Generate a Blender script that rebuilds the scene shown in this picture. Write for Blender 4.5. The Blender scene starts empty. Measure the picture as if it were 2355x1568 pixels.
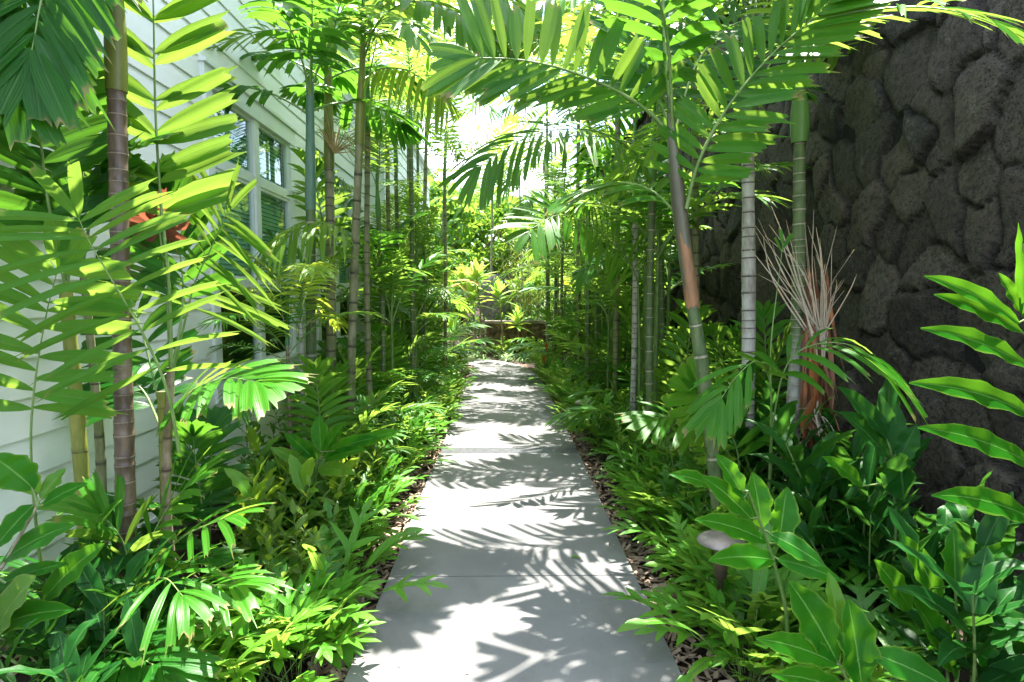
import bpy, math, random
import numpy as np
from mathutils import Vector, Matrix

R = math.radians
PI = math.pi
sc = bpy.context.scene
COL = sc.collection

# ------------------------------------------------------------------ camera, sky, sun, exposure
CAM_H = 1.54
cam_d = bpy.data.cameras.new('camera')
cam_d.sensor_width = 36
cam_d.lens = 20.9
cam_d.clip_start = 0.05
cam_d.clip_end = 600
cam = bpy.data.objects.new('camera', cam_d)
COL.objects.link(cam)
cam.location = (0, 0, CAM_H)
PITCH, YAW = R(4.55), R(1.0)
cam.rotation_euler = (R(90) - PITCH, 0, -YAW)
sc.camera = cam

SUN_EL, SUN_AZ = R(68), R(12)          # azimuth measured from +Y (down the path) towards +X
world = bpy.data.worlds.new('World')
sc.world = world
world.use_nodes = True
nt = world.node_tree
nt.nodes.clear()
wo = nt.nodes.new('ShaderNodeOutputWorld')
bg = nt.nodes.new('ShaderNodeBackground')
sky = nt.nodes.new('ShaderNodeTexSky')
sky.sky_type = 'NISHITA'
sky.sun_disc = False
sky.sun_elevation = SUN_EL
sky.sun_rotation = SUN_AZ
sky.air_density = 1.0
sky.dust_density = 1.5
tc = nt.nodes.new('ShaderNodeTexCoord')
mp = nt.nodes.new('ShaderNodeMapping')
mp.inputs['Scale'].default_value = (1.0, 1.0, 2.2)
ns = nt.nodes.new('ShaderNodeTexNoise')
ns.inputs['Scale'].default_value = 3.2
ns.inputs['Detail'].default_value = 8
rp = nt.nodes.new('ShaderNodeValToRGB')
rp.color_ramp.elements[0].position = 0.48
rp.color_ramp.elements[1].position = 0.66
mx = nt.nodes.new('ShaderNodeMix')
mx.data_type = 'RGBA'
mx.inputs[7].default_value = (8, 8.3, 8.8, 1)       # sunlit cloud, on the physical scale of the sky texture
nt.links.new(tc.outputs['Generated'], mp.inputs['Vector'])
nt.links.new(mp.outputs['Vector'], ns.inputs['Vector'])
nt.links.new(ns.outputs['Fac'], rp.inputs['Fac'])
nt.links.new(rp.outputs['Color'], mx.inputs[0])
nt.links.new(sky.outputs['Color'], mx.inputs[6])
nt.links.new(mx.outputs[2], bg.inputs['Color'])
bg.inputs['Strength'].default_value = 0.12
nt.links.new(bg.outputs['Background'], wo.inputs['Surface'])

sun_d = bpy.data.lights.new('sun', 'SUN')
sun_d.energy = 5.0
sun_d.angle = R(0.53)
sun_d.color = (1.0, 0.955, 0.88)
sun = bpy.data.objects.new('sun', sun_d)
COL.objects.link(sun)
SUNV = Vector((math.sin(SUN_AZ) * math.cos(SUN_EL), math.cos(SUN_AZ) * math.cos(SUN_EL), math.sin(SUN_EL)))
sun.rotation_euler = (-SUNV).to_track_quat('-Z', 'Y').to_euler()
sun.location = (2, 12, 20)

sc.view_settings.view_transform = 'Standard'
sc.view_settings.look = 'None'
sc.view_settings.gamma = 1
sc.view_settings.exposure = 2.6
sc.cycles.max_bounces = 8
sc.cycles.diffuse_bounces = 5
sc.cycles.glossy_bounces = 3
sc.cycles.transmission_bounces = 4
sc.cycles.transparent_max_bounces = 8
sc.cycles.sample_clamp_indirect = 6
sc.cycles.caustics_reflective = False
sc.cycles.caustics_refractive = False

# ------------------------------------------------------------------ helpers
_f = Vector((math.sin(YAW) * math.cos(PITCH), math.cos(YAW) * math.cos(PITCH), -math.sin(PITCH)))
_r = Vector((math.cos(YAW), -math.sin(YAW), 0))
_u = _r.cross(_f)
FP = 20.9 / 36 * 2354


def ray(x, y):
    return _f * FP + _r * (x - 1177) - _u * (y - 784)


def P(x, y, d):
    """World point seen at photo position (x, y) standing d metres down the path."""
    v = ray(x, y)
    return Vector((0, 0, CAM_H)) + v * (d / v.y)


def GP(x, y, z=0.0):
    v = ray(x, y)
    return Vector((0, 0, CAM_H)) + v * ((z - CAM_H) / v.z)


class MB:
    def __init__(s):
        s.V, s.F, s.U, s.M = [], [], [], []

    def grid(s, rows, mat=0, closed=False):
        """rows: list of rows of (point, (u, v))"""
        b = len(s.V)
        n = len(rows[0])
        for r in rows:
            for p, uv in r:
                s.V.append((p[0], p[1], p[2]))
        for i in range(len(rows) - 1):
            for j in range(n - 1):
                a, c = b + i * n + j, b + (i + 1) * n + j
                s.F.append((a, a + 1, c + 1, c))
                s.U.append((rows[i][j][1], rows[i][j + 1][1], rows[i + 1][j + 1][1], rows[i + 1][j][1]))
                s.M.append(mat)

    def poly(s, pts, mat=0, uvs=None):
        b = len(s.V)
        s.V.extend([(p[0], p[1], p[2]) for p in pts])
        s.F.append(tuple(range(b, b + len(pts))))
        s.U.append(tuple(uvs) if uvs else tuple((0.5, 0.5) for _ in pts))
        s.M.append(mat)

    def box(s, lo, hi, mat=0):
        x0, y0, z0 = lo
        x1, y1, z1 = hi
        c = [(x0, y0, z0), (x1, y0, z0), (x1, y1, z0), (x0, y1, z0), (x0, y0, z1), (x1, y0, z1), (x1, y1, z1), (x0, y1, z1)]
        for f in ((3, 2, 1, 0), (4, 5, 6, 7), (0, 1, 5, 4), (1, 2, 6, 5), (2, 3, 7, 6), (3, 0, 4, 7)):
            s.poly([c[i] for i in f], mat)

    def prism(s, ring, z0, z1, mat=0):
        """ring: counter-clockwise xy"""
        n = len(ring)
        s.poly([(x, y, z1) for x, y in ring], mat)
        for i in range(n):
            a, b = ring[i], ring[(i + 1) % n]
            s.poly([(a[0], a[1], z0), (b[0], b[1], z0), (b[0], b[1], z1), (a[0], a[1], z1)], mat)

    def tube(s, pts, rad, seg=8, vs=None, mat=0, cap=False):
        pts = [Vector(p) for p in pts]
        n = len(pts)
        T = (pts[1] - pts[0]).normalized()
        ref = Vector((1, 0, 0)) if abs(T.x) < 0.8 else Vector((0, 1, 0))
        A = T.cross(ref).normalized()
        rows = []
        acc = 0
        for i in range(n):
            t = (pts[min(i + 1, n - 1)] - pts[max(i - 1, 0)]).normalized()
            A = (A - t * A.dot(t)).normalized()
            B = t.cross(A)
            if i:
                acc += (pts[i] - pts[i - 1]).length
            v = vs[i] if vs else acc
            r = rad[i] if isinstance(rad, (list, tuple)) else rad
            rows.append([(pts[i] + (A * math.cos(2 * PI * k / seg) + B * math.sin(2 * PI * k / seg)) * r, (k / seg, v)) for k in range(seg + 1)])
        s.grid(rows, mat)
        if cap:
            s.poly([p for p, _ in rows[-1][:-1]], mat, [(0.5, rows[-1][0][1][1])] * seg)

    def build(s, name, mats, parent=None, loc=None, smooth=True):
        me = bpy.data.meshes.new(name)
        me.from_pydata(s.V, [], s.F)
        if not isinstance(mats, (list, tuple)):
            mats = [mats]
        for m in mats:
            me.materials.append(m)
        uv = me.uv_layers.new(name='UVMap')
        flat = [c for f in s.U for p in f for c in p]
        uv.data.foreach_set('uv', flat)
        me.polygons.foreach_set('material_index', s.M)
        me.polygons.foreach_set('use_smooth', [smooth] * len(s.F))
        me.update()
        o = bpy.data.objects.new(name, me)
        COL.objects.link(o)
        if parent:
            o.parent = parent
        if loc is not None:
            o.location = loc
        return o


def tag(o, label=None, cat=None, group=None, kind=None):
    if label:
        o['label'] = label
    if cat:
        o['category'] = cat
    if group:
        o['group'] = group
    if kind:
        o['kind'] = kind
    return o


def thing(name, label, cat, loc=(0, 0, 0), rz=0, group=None):
    o = bpy.data.objects.new(name, None)
    o.empty_display_size = 0.1
    COL.objects.link(o)
    o.location = loc
    o.rotation_euler = (0, 0, rz)
    return tag(o, label, cat, group)


def inst(src, parent=None, loc=(0, 0, 0), rot=(0, 0, 0), scale=1.0):
    o = src.copy()
    COL.objects.link(o)
    o.parent = parent
    o.location = loc
    o.rotation_euler = rot
    o.scale = (scale, scale, scale) if not isinstance(scale, tuple) else scale
    return o


def stash(o):
    """Keep a prototype's mesh, drop the object: the scene holds only what stands in it."""
    me = o.data
    bpy.data.objects.remove(o)
    return me


def place(me, name, parent=None, loc=(0, 0, 0), rot=(0, 0, 0), scale=1.0):
    o = bpy.data.objects.new(name, me)
    COL.objects.link(o)
    if parent:
        o.parent = parent
    o.location = loc
    o.rotation_euler = rot
    o.scale = (scale, scale, scale) if not isinstance(scale, tuple) else scale
    return o


def crom(pts, n):
    """Catmull-Rom through pts, n samples"""
    pts = [Vector(p) for p in pts]
    if len(pts) == 2:
        return [pts[0].lerp(pts[1], i / (n - 1)) for i in range(n)]
    q = [pts[0] * 2 - pts[1]] + pts + [pts[-1] * 2 - pts[-2]]
    out = []
    m = len(pts) - 1
    for i in range(n):
        t = i / (n - 1) * m
        k = min(int(t), m - 1)
        t -= k
        a, b, c, d = q[k:k + 4]
        out.append(0.5 * ((2 * b) + (c - a) * t + (2 * a - 5 * b + 4 * c - d) * t * t + (3 * b - a - 3 * c + d) * t ** 3))
    return out


# ------------------------------------------------------------------ materials
class NT:
    def __init__(s, name):
        s.m = bpy.data.materials.new(name)
        s.m.use_nodes = True
        s.t = s.m.node_tree
        s.t.nodes.clear()
        s.out = s.n('ShaderNodeOutputMaterial')

    def n(s, typ, **kw):
        x = s.t.nodes.new(typ)
        for k, v in kw.items():
            setattr(x, k, v)
        return x

    def l(s, a, b):
        s.t.links.new(a, b)

    def val(s, sock, v):
        if hasattr(v, 'is_output'):
            s.l(v, sock)
        else:
            sock.default_value = v

    def math(s, op, a, b=0.0, c=0.0, clamp=False):
        x = s.n('ShaderNodeMath', operation=op, use_clamp=clamp)
        s.val(x.inputs[0], a)
        s.val(x.inputs[1], b)
        s.val(x.inputs[2], c)
        return x.outputs[0]

    def mix(s, f, a, b, mode='MIX'):
        x = s.n('ShaderNodeMix', data_type='RGBA', blend_type=mode)
        s.val(x.inputs[0], f)
        s.val(x.inputs[6], a if hasattr(a, 'is_output') else (*a, 1)[:4])
        s.val(x.inputs[7], b if hasattr(b, 'is_output') else (*b, 1)[:4])
        return x.outputs[2]

    def noise(s, vec, scale, detail=3, rough=0.55):
        x = s.n('ShaderNodeTexNoise')
        x.inputs['Scale'].default_value = scale
        x.inputs['Detail'].default_value = detail
        x.inputs['Roughness'].default_value = rough
        if vec is not None:
            s.l(vec, x.inputs['Vector'])
        return x.outputs['Fac']

    def ramp(s, f, lo, hi):
        x = s.n('ShaderNodeMapRange')
        x.interpolation_type = 'SMOOTHSTEP'
        s.val(x.inputs[0], f)
        x.inputs[1].default_value = lo
        x.inputs[2].default_value = hi
        return x.outputs[0]

    def coords(s, which='Object', scale=None):
        t = s.n('ShaderNodeTexCoord').outputs[which]
        if scale:
            m = s.n('ShaderNodeMapping')
            m.inputs['Scale'].default_value = scale
            s.l(t, m.inputs['Vector'])
            t = m.outputs[0]
        return t

    def bsdf(s, col, rough=0.5, spec=0.5, bump=None, bstr=0.3, bdist=0.01, metal=0.0, coat=0.0):
        b = s.n('ShaderNodeBsdfPrincipled')
        s.val(b.inputs['Base Color'], col if hasattr(col, 'is_output') else (*col, 1)[:4])
        s.val(b.inputs['Roughness'], rough)
        b.inputs['Specular IOR Level'].default_value = spec
        b.inputs['Metallic'].default_value = metal
        b.inputs['Coat Weight'].default_value = coat
        if bump is not None:
            u = s.n('ShaderNodeBump')
            u.inputs['Strength'].default_value = bstr
            u.inputs['Distance'].default_value = bdist
            s.l(bump, u.inputs['Height'])
            s.l(u.outputs[0], b.inputs['Normal'])
        return b

    def done(s, sh):
        s.l(sh.outputs[0], s.out.inputs['Surface'])
        return s.m


def leaf_mat(name, c1, c2, tcol, trans=0.42, rough=0.34, rib=None, ribw=0.06, edge=None, edgew=0.12, vein=40.0, veinstr=0.25, spot=None, slant=0.6, spec=0.42, tip=True):
    t = NT(name)
    uv = t.n('ShaderNodeTexCoord').outputs['UV']
    sep = t.n('ShaderNodeSeparateXYZ')
    t.l(uv, sep.inputs[0])
    u, v = sep.outputs[0], sep.outputs[1]
    rnd = t.n('ShaderNodeObjectInfo').outputs['Random']
    obj = t.coords('Object')
    nz = t.noise(obj, 4.5, 3)
    f = t.math('ADD', t.math('MULTIPLY', rnd, 0.55), t.math('MULTIPLY', t.ramp(nz, 0.3, 0.7), 0.45))
    c1, c2 = [(c_[0] * 0.95, c_[1] * 1.3, c_[2] * 0.8) if c_[1] > c_[0] * 1.15 else c_ for c_ in (c1, c2)]
    col = t.mix(f, c1, c2)
    au = t.math('ABSOLUTE', t.math('SUBTRACT', u, 0.5))          # 0 midrib .. 0.5 margin
    # fine veins running out from the midrib
    ph = t.math('ADD', t.math('MULTIPLY', v, vein), t.math('MULTIPLY', au, -vein * slant))
    if vein == 0.0:                     # palm leaflets: pleats run along the blade
        ph = t.math('MULTIPLY', au, 9.0)
    w = t.math('SINE', t.math('MULTIPLY', ph, 6.283))
    vm = t.math('MULTIPLY', t.ramp(w, 0.3, 1.0), 0.22)
    col = t.mix(vm, col, t.mix(1.0, col, (0.55, 0.6, 0.5), 'MULTIPLY'))
    if edge:
        e = t.ramp(t.math('ADD', au, t.math('MULTIPLY', t.math('SUBTRACT', nz, 0.5), 0.16)), 0.5 - edgew, 0.5)
        col = t.mix(t.math('MULTIPLY', e, 0.6), col, edge)
    if rib:
        m = t.math('SUBTRACT', 1.0, t.ramp(au, ribw * 0.35, ribw))
        col = t.mix(t.math('MULTIPLY', m, 0.8), col, rib)
    if spot:
        sn = t.noise(obj, 38, 2)
        big = t.noise(obj, 2.3, 2)
        m = t.math('MULTIPLY', t.ramp(sn, 0.62, 0.72), t.ramp(big, 0.5, 0.62))
        col = t.mix(t.math('MULTIPLY', m, 0.8), col, spot)
    if vein == 0.0 and tip:
        tn = t.noise(obj, 9.0, 3)
        tm = t.ramp(t.math('ADD', v, t.math('MULTIPLY', t.math('SUBTRACT', tn, 0.5), 0.35)), 0.93, 1.02)
        col = t.mix(t.math('MULTIPLY', tm, 0.85), col, (0.30, 0.21, 0.09))
    p = t.bsdf(col, rough, spec, bump=w, bstr=veinstr, bdist=0.002)
    rr = t.math('ADD', rough - 0.13, t.math('MULTIPLY', nz, 0.2))
    t.l(rr, p.inputs['Roughness'])
    tr = t.n('ShaderNodeBsdfTranslucent')
    tv = t.mix(f, tuple(a * 0.75 for a in tcol), tcol)
    tv = t.mix(t.math('MULTIPLY', vm, 1.6), tv, t.mix(1.0, tv, (0.5, 0.55, 0.5), 'MULTIPLY'))
    t.l(tv, tr.inputs['Color'])
    ms = t.n('ShaderNodeMixShader')
    ms.inputs[0].default_value = min(0.5, trans * 1.15)
    t.l(p.outputs[0], ms.inputs[1])
    t.l(tr.outputs[0], ms.inputs[2])
    return t.done(ms)


def trunk_mat(name, ca, cb, ring, rw=0.1, rough=0.55, blotch=0.5, light=None, spec=0.35, grade=None):
    """UV v counts rings: a scar every whole number."""
    t = NT(name)
    uv = t.n('ShaderNodeTexCoord').outputs['UV']
    sep = t.n('ShaderNodeSeparateXYZ')
    t.l(uv, sep.inputs[0])
    v = sep.outputs[1]
    o1 = t.coords('Object', (1, 1, 0.35))
    o2 = t.coords('Object', (1, 1, 0.08))
    n1 = t.noise(o1, 22, 5, 0.65)
    n2 = t.noise(o2, 90, 3)
    n3 = t.noise(t.coords('Object'), 7, 3)
    col = t.mix(t.ramp(n1, 0.5 - 0.22, 0.5 + 0.22), ca, cb)
    col = t.mix(t.math('MULTIPLY', t.ramp(n2, 0.45, 0.75), 0.45), col, t.mix(1.0, col, (0.5, 0.48, 0.45), 'MULTIPLY'))
    if light:
        col = t.mix(t.math('MULTIPLY', t.ramp(n3, 0.52, 0.68), blotch), col, light)
    if grade:
        m_ = t.math('SUBTRACT', 1.0, t.ramp(t.math('ADD', v, t.math('MULTIPLY', t.math('SUBTRACT', n1, 0.5), 8.0)), grade[0], grade[1]))
        col = t.mix(m_, col, t.mix(t.ramp(n1, 0.3, 0.7), grade[2], grade[3]))
    fr = t.math('FRACT', t.math('ADD', v, t.math('MULTIPLY', t.math('SUBTRACT', n3, 0.5), 0.12)))
    d = t.math('MINIMUM', fr, t.math('SUBTRACT', 1.0, fr))
    m = t.math('SUBTRACT', 1.0, t.ramp(d, rw * 0.45, rw))
    m = t.math('MULTIPLY', m, t.ramp(n1, 0.25, 0.5))
    col = t.mix(m, col, ring)
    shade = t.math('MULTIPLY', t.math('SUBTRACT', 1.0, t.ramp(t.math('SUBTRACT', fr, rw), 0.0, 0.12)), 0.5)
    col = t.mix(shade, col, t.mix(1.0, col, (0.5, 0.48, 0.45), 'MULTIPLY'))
    b = t.math('ADD', t.math('MULTIPLY', n2, 0.4), t.math('ADD', t.math('MULTIPLY', n1, 0.5), t.math('MULTIPLY', m, 0.5)))
    return t.done(t.bsdf(col, rough, spec, bump=b, bstr=0.5, bdist=0.006))


def plain_mat(name, c1, c2, scale=12, rough=0.6, bstr=0.2, bdist=0.005, spec=0.4, metal=0.0, stretch=None):
    t = NT(name)
    o = t.coords('Object', stretch)
    n = t.noise(o, scale, 5, 0.6)
    return t.done(t.bsdf(t.mix(t.ramp(n, 0.3, 0.7), c1, c2), rough, spec, bump=n, bstr=bstr, bdist=bdist, metal=metal))


M = {}
M['frond'] = leaf_mat('palm_leaf', (0.030, 0.115, 0.012), (0.060, 0.190, 0.018), (0.29, 0.47, 0.055), 0.45, 0.36, spec=0.25, rib=(0.13, 0.26, 0.05), ribw=0.05, vein=0.0, spot=(0.2, 0.22, 0.06))
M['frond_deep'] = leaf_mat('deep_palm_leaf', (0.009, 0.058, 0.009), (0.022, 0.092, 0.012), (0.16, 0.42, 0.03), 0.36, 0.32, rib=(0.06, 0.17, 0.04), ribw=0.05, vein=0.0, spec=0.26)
M['frond_yellow'] = leaf_mat('yellow_backlit_palm_leaf', (0.10, 0.19, 0.018), (0.17, 0.25, 0.03), (0.50, 0.62, 0.06), 0.42, 0.34, rib=(0.28, 0.34, 0.09), vein=0.0)  # yellow fronds, and one frond whose backlight is put into the colour
M['dead'] = leaf_mat('dry_leaf', (0.42, 0.31, 0.21), (0.70, 0.62, 0.50), (0.4, 0.24, 0.1), 0.12, 0.7, vein=0.0)
M['dead_red'] = leaf_mat('rusty_sheath', (0.30, 0.09, 0.025), (0.46, 0.18, 0.06), (0.5, 0.2, 0.05), 0.12, 0.6, vein=0.0)
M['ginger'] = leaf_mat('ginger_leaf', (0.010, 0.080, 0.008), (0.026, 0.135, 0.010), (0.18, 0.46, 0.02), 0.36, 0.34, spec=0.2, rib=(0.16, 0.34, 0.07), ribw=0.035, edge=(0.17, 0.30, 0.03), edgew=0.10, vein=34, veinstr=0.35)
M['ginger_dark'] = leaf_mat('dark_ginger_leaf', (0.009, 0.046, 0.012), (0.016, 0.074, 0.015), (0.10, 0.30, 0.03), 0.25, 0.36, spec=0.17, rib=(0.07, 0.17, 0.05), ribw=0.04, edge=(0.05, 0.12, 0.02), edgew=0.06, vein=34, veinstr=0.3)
M['ginger_pale'] = leaf_mat('pale_ginger_leaf', (0.06, 0.16, 0.018), (0.14, 0.25, 0.03), (0.42, 0.60, 0.05), 0.38, 0.33, rib=(0.22, 0.36, 0.1), ribw=0.04, edge=(0.34, 0.28, 0.10), edgew=0.08, vein=30, veinstr=0.3, spot=(0.30, 0.22, 0.07))
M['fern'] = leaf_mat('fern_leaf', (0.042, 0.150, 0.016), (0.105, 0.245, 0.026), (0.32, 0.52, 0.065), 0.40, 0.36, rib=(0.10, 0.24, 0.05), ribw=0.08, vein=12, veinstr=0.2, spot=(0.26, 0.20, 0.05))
M['fern_bright'] = leaf_mat('sun_toned_fern_leaf', (0.085, 0.22, 0.022), (0.16, 0.30, 0.035), (0.42, 0.58, 0.10), 0.42, 0.38, rib=(0.2, 0.34, 0.07), ribw=0.08, vein=12, veinstr=0.2)  # brighter copy of the fern leaf, sunlight put into its colour
M['bush'] = leaf_mat('shrub_leaf', (0.030, 0.110, 0.016), (0.085, 0.190, 0.020), (0.28, 0.45, 0.06), 0.38, 0.36, rib=(0.12, 0.22, 0.05), ribw=0.06, edge=(0.13, 0.19, 0.02), edgew=0.05, vein=14, veinstr=0.3)
M['bush_olive'] = leaf_mat('olive_shrub_leaf', (0.05, 0.10, 0.014), (0.12, 0.17, 0.018), (0.34, 0.46, 0.04), 0.36, 0.38, rib=(0.18, 0.24, 0.06), ribw=0.06, edge=(0.22, 0.19, 0.03), edgew=0.07, vein=14, veinstr=0.3, spot=(0.22, 0.13, 0.04))
M['ti'] = leaf_mat('ti_leaf', (0.10, 0.22, 0.03), (0.22, 0.36, 0.05), (0.46, 0.62, 0.08), 0.40, 0.36, rib=(0.3, 0.42, 0.12), edge=(0.55, 0.42, 0.14), edgew=0.1, vein=30)
M['ti_orange'] = leaf_mat('peach_ti_leaf', (0.52, 0.34, 0.12), (0.62, 0.46, 0.20), (0.7, 0.5, 0.2), 0.40, 0.42, rib=(0.5, 0.45, 0.2), vein=30)
M['spider'] = leaf_mat('striped_blade', (0.10, 0.19, 0.07), (0.17, 0.26, 0.12), (0.34, 0.5, 0.16), 0.38, 0.4, rib=(0.08, 0.2, 0.05), ribw=0.2, edge=(0.6, 0.66, 0.46), edgew=0.22, vein=0.0)
M['bamboo'] = leaf_mat('bamboo_leaf', (0.09, 0.17, 0.02), (0.20, 0.24, 0.04), (0.42, 0.5, 0.06), 0.4, 0.4, vein=0.0)
M['far_leaf'] = leaf_mat('far_leaf', (0.05, 0.14, 0.02), (0.12, 0.22, 0.03), (0.34, 0.54, 0.05), 0.38, 0.42, vein=0.0)
M['rachis'] = plain_mat('leaf_stalk', (0.11, 0.20, 0.045), (0.20, 0.29, 0.09), 14, 0.42, 0.1)
M['cane'] = plain_mat('green_cane', (0.07, 0.14, 0.03), (0.15, 0.21, 0.06), 20, 0.45, 0.15)
M['woodcane'] = plain_mat('pale_cane', (0.22, 0.19, 0.12), (0.40, 0.36, 0.27), 40, 0.6, 0.4)
M['shaft'] = plain_mat('crownshaft_green', (0.055, 0.15, 0.045), (0.13, 0.24, 0.06), 9, 0.38, 0.08, stretch=(1, 1, 0.25))
M['shaft_blue'] = plain_mat('crownshaft_bluegreen', (0.075, 0.15, 0.10), (0.15, 0.24, 0.17), 9, 0.5, 0.08, stretch=(1, 1, 0.25))
M['shaft_olive'] = plain_mat('crownshaft_olive', (0.12, 0.13, 0.025), (0.22, 0.24, 0.045), 8, 0.4, 0.12, stretch=(1, 1, 0.2))
M['shaft_dark'] = plain_mat('crownshaft_dark', (0.075, 0.07, 0.042), (0.15, 0.14, 0.09), 9, 0.4, 0.1, stretch=(1, 1, 0.2))
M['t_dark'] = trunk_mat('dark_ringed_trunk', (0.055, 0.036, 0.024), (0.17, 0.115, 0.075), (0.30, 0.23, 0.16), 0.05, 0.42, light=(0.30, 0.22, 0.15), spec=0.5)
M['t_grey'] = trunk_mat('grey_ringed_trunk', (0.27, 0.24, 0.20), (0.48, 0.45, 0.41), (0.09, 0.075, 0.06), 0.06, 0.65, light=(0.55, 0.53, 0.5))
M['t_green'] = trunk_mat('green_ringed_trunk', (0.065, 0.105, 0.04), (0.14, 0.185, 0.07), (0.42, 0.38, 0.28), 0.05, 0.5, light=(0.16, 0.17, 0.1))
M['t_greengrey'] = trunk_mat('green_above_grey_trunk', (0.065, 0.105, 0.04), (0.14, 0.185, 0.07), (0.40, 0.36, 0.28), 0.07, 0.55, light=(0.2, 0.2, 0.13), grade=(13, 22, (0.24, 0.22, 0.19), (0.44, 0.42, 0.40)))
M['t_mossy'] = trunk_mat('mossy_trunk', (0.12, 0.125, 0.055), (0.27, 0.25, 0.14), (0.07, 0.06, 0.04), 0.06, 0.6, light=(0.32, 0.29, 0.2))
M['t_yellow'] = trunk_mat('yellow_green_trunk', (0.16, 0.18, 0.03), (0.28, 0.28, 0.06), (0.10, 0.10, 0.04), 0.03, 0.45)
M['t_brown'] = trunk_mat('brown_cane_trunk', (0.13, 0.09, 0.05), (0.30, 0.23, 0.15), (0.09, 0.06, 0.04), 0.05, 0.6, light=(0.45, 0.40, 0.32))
M['orange'] = plain_mat('orange_sheath', (0.15, 0.085, 0.045), (0.42, 0.20, 0.09), 11, 0.55, 0.2, stretch=(1, 1, 0.2))

# ------------------------------------------------------------------ leaf geometry
G = Vector((0, 0, -1))


def prof_ell(s):
    return max(0.03, math.sin(PI * min(1, s) ** 0.85)) ** 0.8


def prof_lance(s):
    return max(0.02, math.sin(PI * min(1, s) ** 0.7)) ** 0.9


def prof_strap(s):
    return max(0.03, min(1.0, s * 6 + 0.25) * (1 - max(0, s - 0.55) / 0.45) ** 0.8)


def blade(mb, base, D, W, L, w, prof=prof_ell, rows=6, droop=0.1, fold=0.25, wav=0.0, wn=4, cols=2, mat=0, ph=0.0, g=G, bend=None):
    D = D.normalized()
    W = (W - D * W.dot(D)).normalized()
    N = D.cross(W)
    if N.z < 0:
        N = -N
    out = []
    for i in range(rows + 1):
        s = i / rows
        c = base + D * (L * s) + g * (droop * L * s * s)
        if bend is not None:
            c = c + bend * (L * s * s)
        h = w / 2 * prof(s)
        r = []
        for k in range(cols + 1):
            q = 2 * k / cols - 1
            p = c + W * (q * h) + N * (fold * h * abs(q))
            if wav and q:
                p = p + N * (wav * h * abs(q) * math.sin(s * wn * 2 * PI + ph + (1.7 if q > 0 else 0))) + W * (q * h * 0.09 * math.sin(s * wn * 2.6 * PI + ph * 1.3))
            r.append((p, (0.5 + q / 2, s)))
        out.append(r)
    mb.grid(out, mat)


def leaflet_jag(mb, base, D, W, L, w, droop, fold, rng, mat=0, tail=0.16):
    """Palm leaflet that widens to a ragged, bitten-off end."""
    D = D.normalized()
    W = (W - D * W.dot(D)).normalized()
    N = D.cross(W)
    if N.z < 0:
        N = -N
    rows = []
    ss = (0, 0.12, 0.3, 0.52, 0.76, 1.0)
    wd = (0.12, 0.52, 0.86, 1.0, 0.94, 0.78)
    sgn = 1 if rng.random() < 0.5 else -1
    for i, s in enumerate(ss):
        r = []
        for k in range(5):
            q = k / 2 - 1
            e = s
            if i == 5:
                e = s + rng.uniform(-0.09, 0.03) + (tail * rng.uniform(0.5, 1.2) if q * sgn == 1 else 0)
            elif i == 4:
                e = s + rng.uniform(-0.02, 0.02)
            h = w / 2 * wd[i]
            p = base + D * (L * e) + G * (droop * L * e * e) + W * (q * h) + N * (1.6 * fold * h * abs(q) + 0.06 * h * (1 if k % 2 else -1))
            r.append((p, (0.5 + q / 2, s)))
        rows.append(r)
    mb.grid(rows, mat)


def frond(mb, pts, up, n=18, ll=0.4, lw=0.07, bare=0.2, a0=75, a1=28, droop=0.15, vee=12, jag=True, rng=random, r0=0.011, pair=0.0, side_droop=1.0, skip=0.0, mat=0, rmat=1, lo=0.55, tipn=True, lsc=None, sadd=(0, 0)):
    C = crom(pts, 26)
    L = [0]
    for i in range(1, len(C)):
        L.append(L[-1] + (C[i] - C[i - 1]).length)
    tot = L[-1]
    nC = len(C)
    mb.tube(C, [r0 * (1 - 0.8 * l / tot) for l in L], 5, mat=rmat)
    up = Vector(up)

    def at(t):
        x = t * (nC - 1)
        k = min(int(x), nC - 2)
        f = x - k
        p = C[k].lerp(C[k + 1], f)
        T = (C[min(k + 2, nC - 1)] - C[max(k - 1, 0)]).normalized()
        return p, T
    for i in range(n):
        t0 = bare + (1 - bare) * (i + 0.4) / n
        if pair and i % 2:
            t0 -= pair * (1 - bare) / n
        for sd in (-1, 1):
            if rng.random() < skip:
                continue
            t = min(0.995, t0 + rng.uniform(-0.15, 0.15) / n)
            p, T = at(t)
            S = T.cross(up).normalized()
            N = S.cross(T).normalized()
            q = (t - bare) / (1 - bare)
            a = R(a0 + (a1 - a0) * q + rng.uniform(-6, 6) + sadd[0 if sd < 0 else 1])
            ve = R(vee + rng.uniform(-8, 8))
            D = T * math.cos(a) + (S * sd * math.cos(ve) + N * math.sin(ve)) * math.sin(a)
            W = T * math.sin(a) - S * sd * math.cos(a)
            W = W + N * rng.uniform(-0.35, 0.35)
            l = ll * (lo + (1 - lo) * math.sin(PI * (0.22 + 0.62 * q))) * rng.uniform(0.9, 1.08)
            w = lw * rng.uniform(0.85, 1.12)
            if lsc:
                l *= lsc(q)
            dr = droop * rng.uniform(0.7, 1.35)
            if jag:
                leaflet_jag(mb, p, D, W, l, w * (1.0 if q < 0.85 else 1.35), dr, 0.16, rng, mat)
            else:
                blade(mb, p, D, W, l, w, prof_strap, 5, dr, 0.3, mat=mat)
    if tipn:
        p, T = at(0.99)
        S = T.cross(up).normalized()
        for sd in (-1, 1):
            D = T + S * sd * 0.28
            if jag:
                leaflet_jag(mb, p, D, S, ll * 0.62, lw * 1.5, droop, 0.1, rng, mat)
            else:
                blade(mb, p, D, S, ll * 0.6, lw, prof_strap, 5, droop, 0.3, mat=mat)


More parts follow.
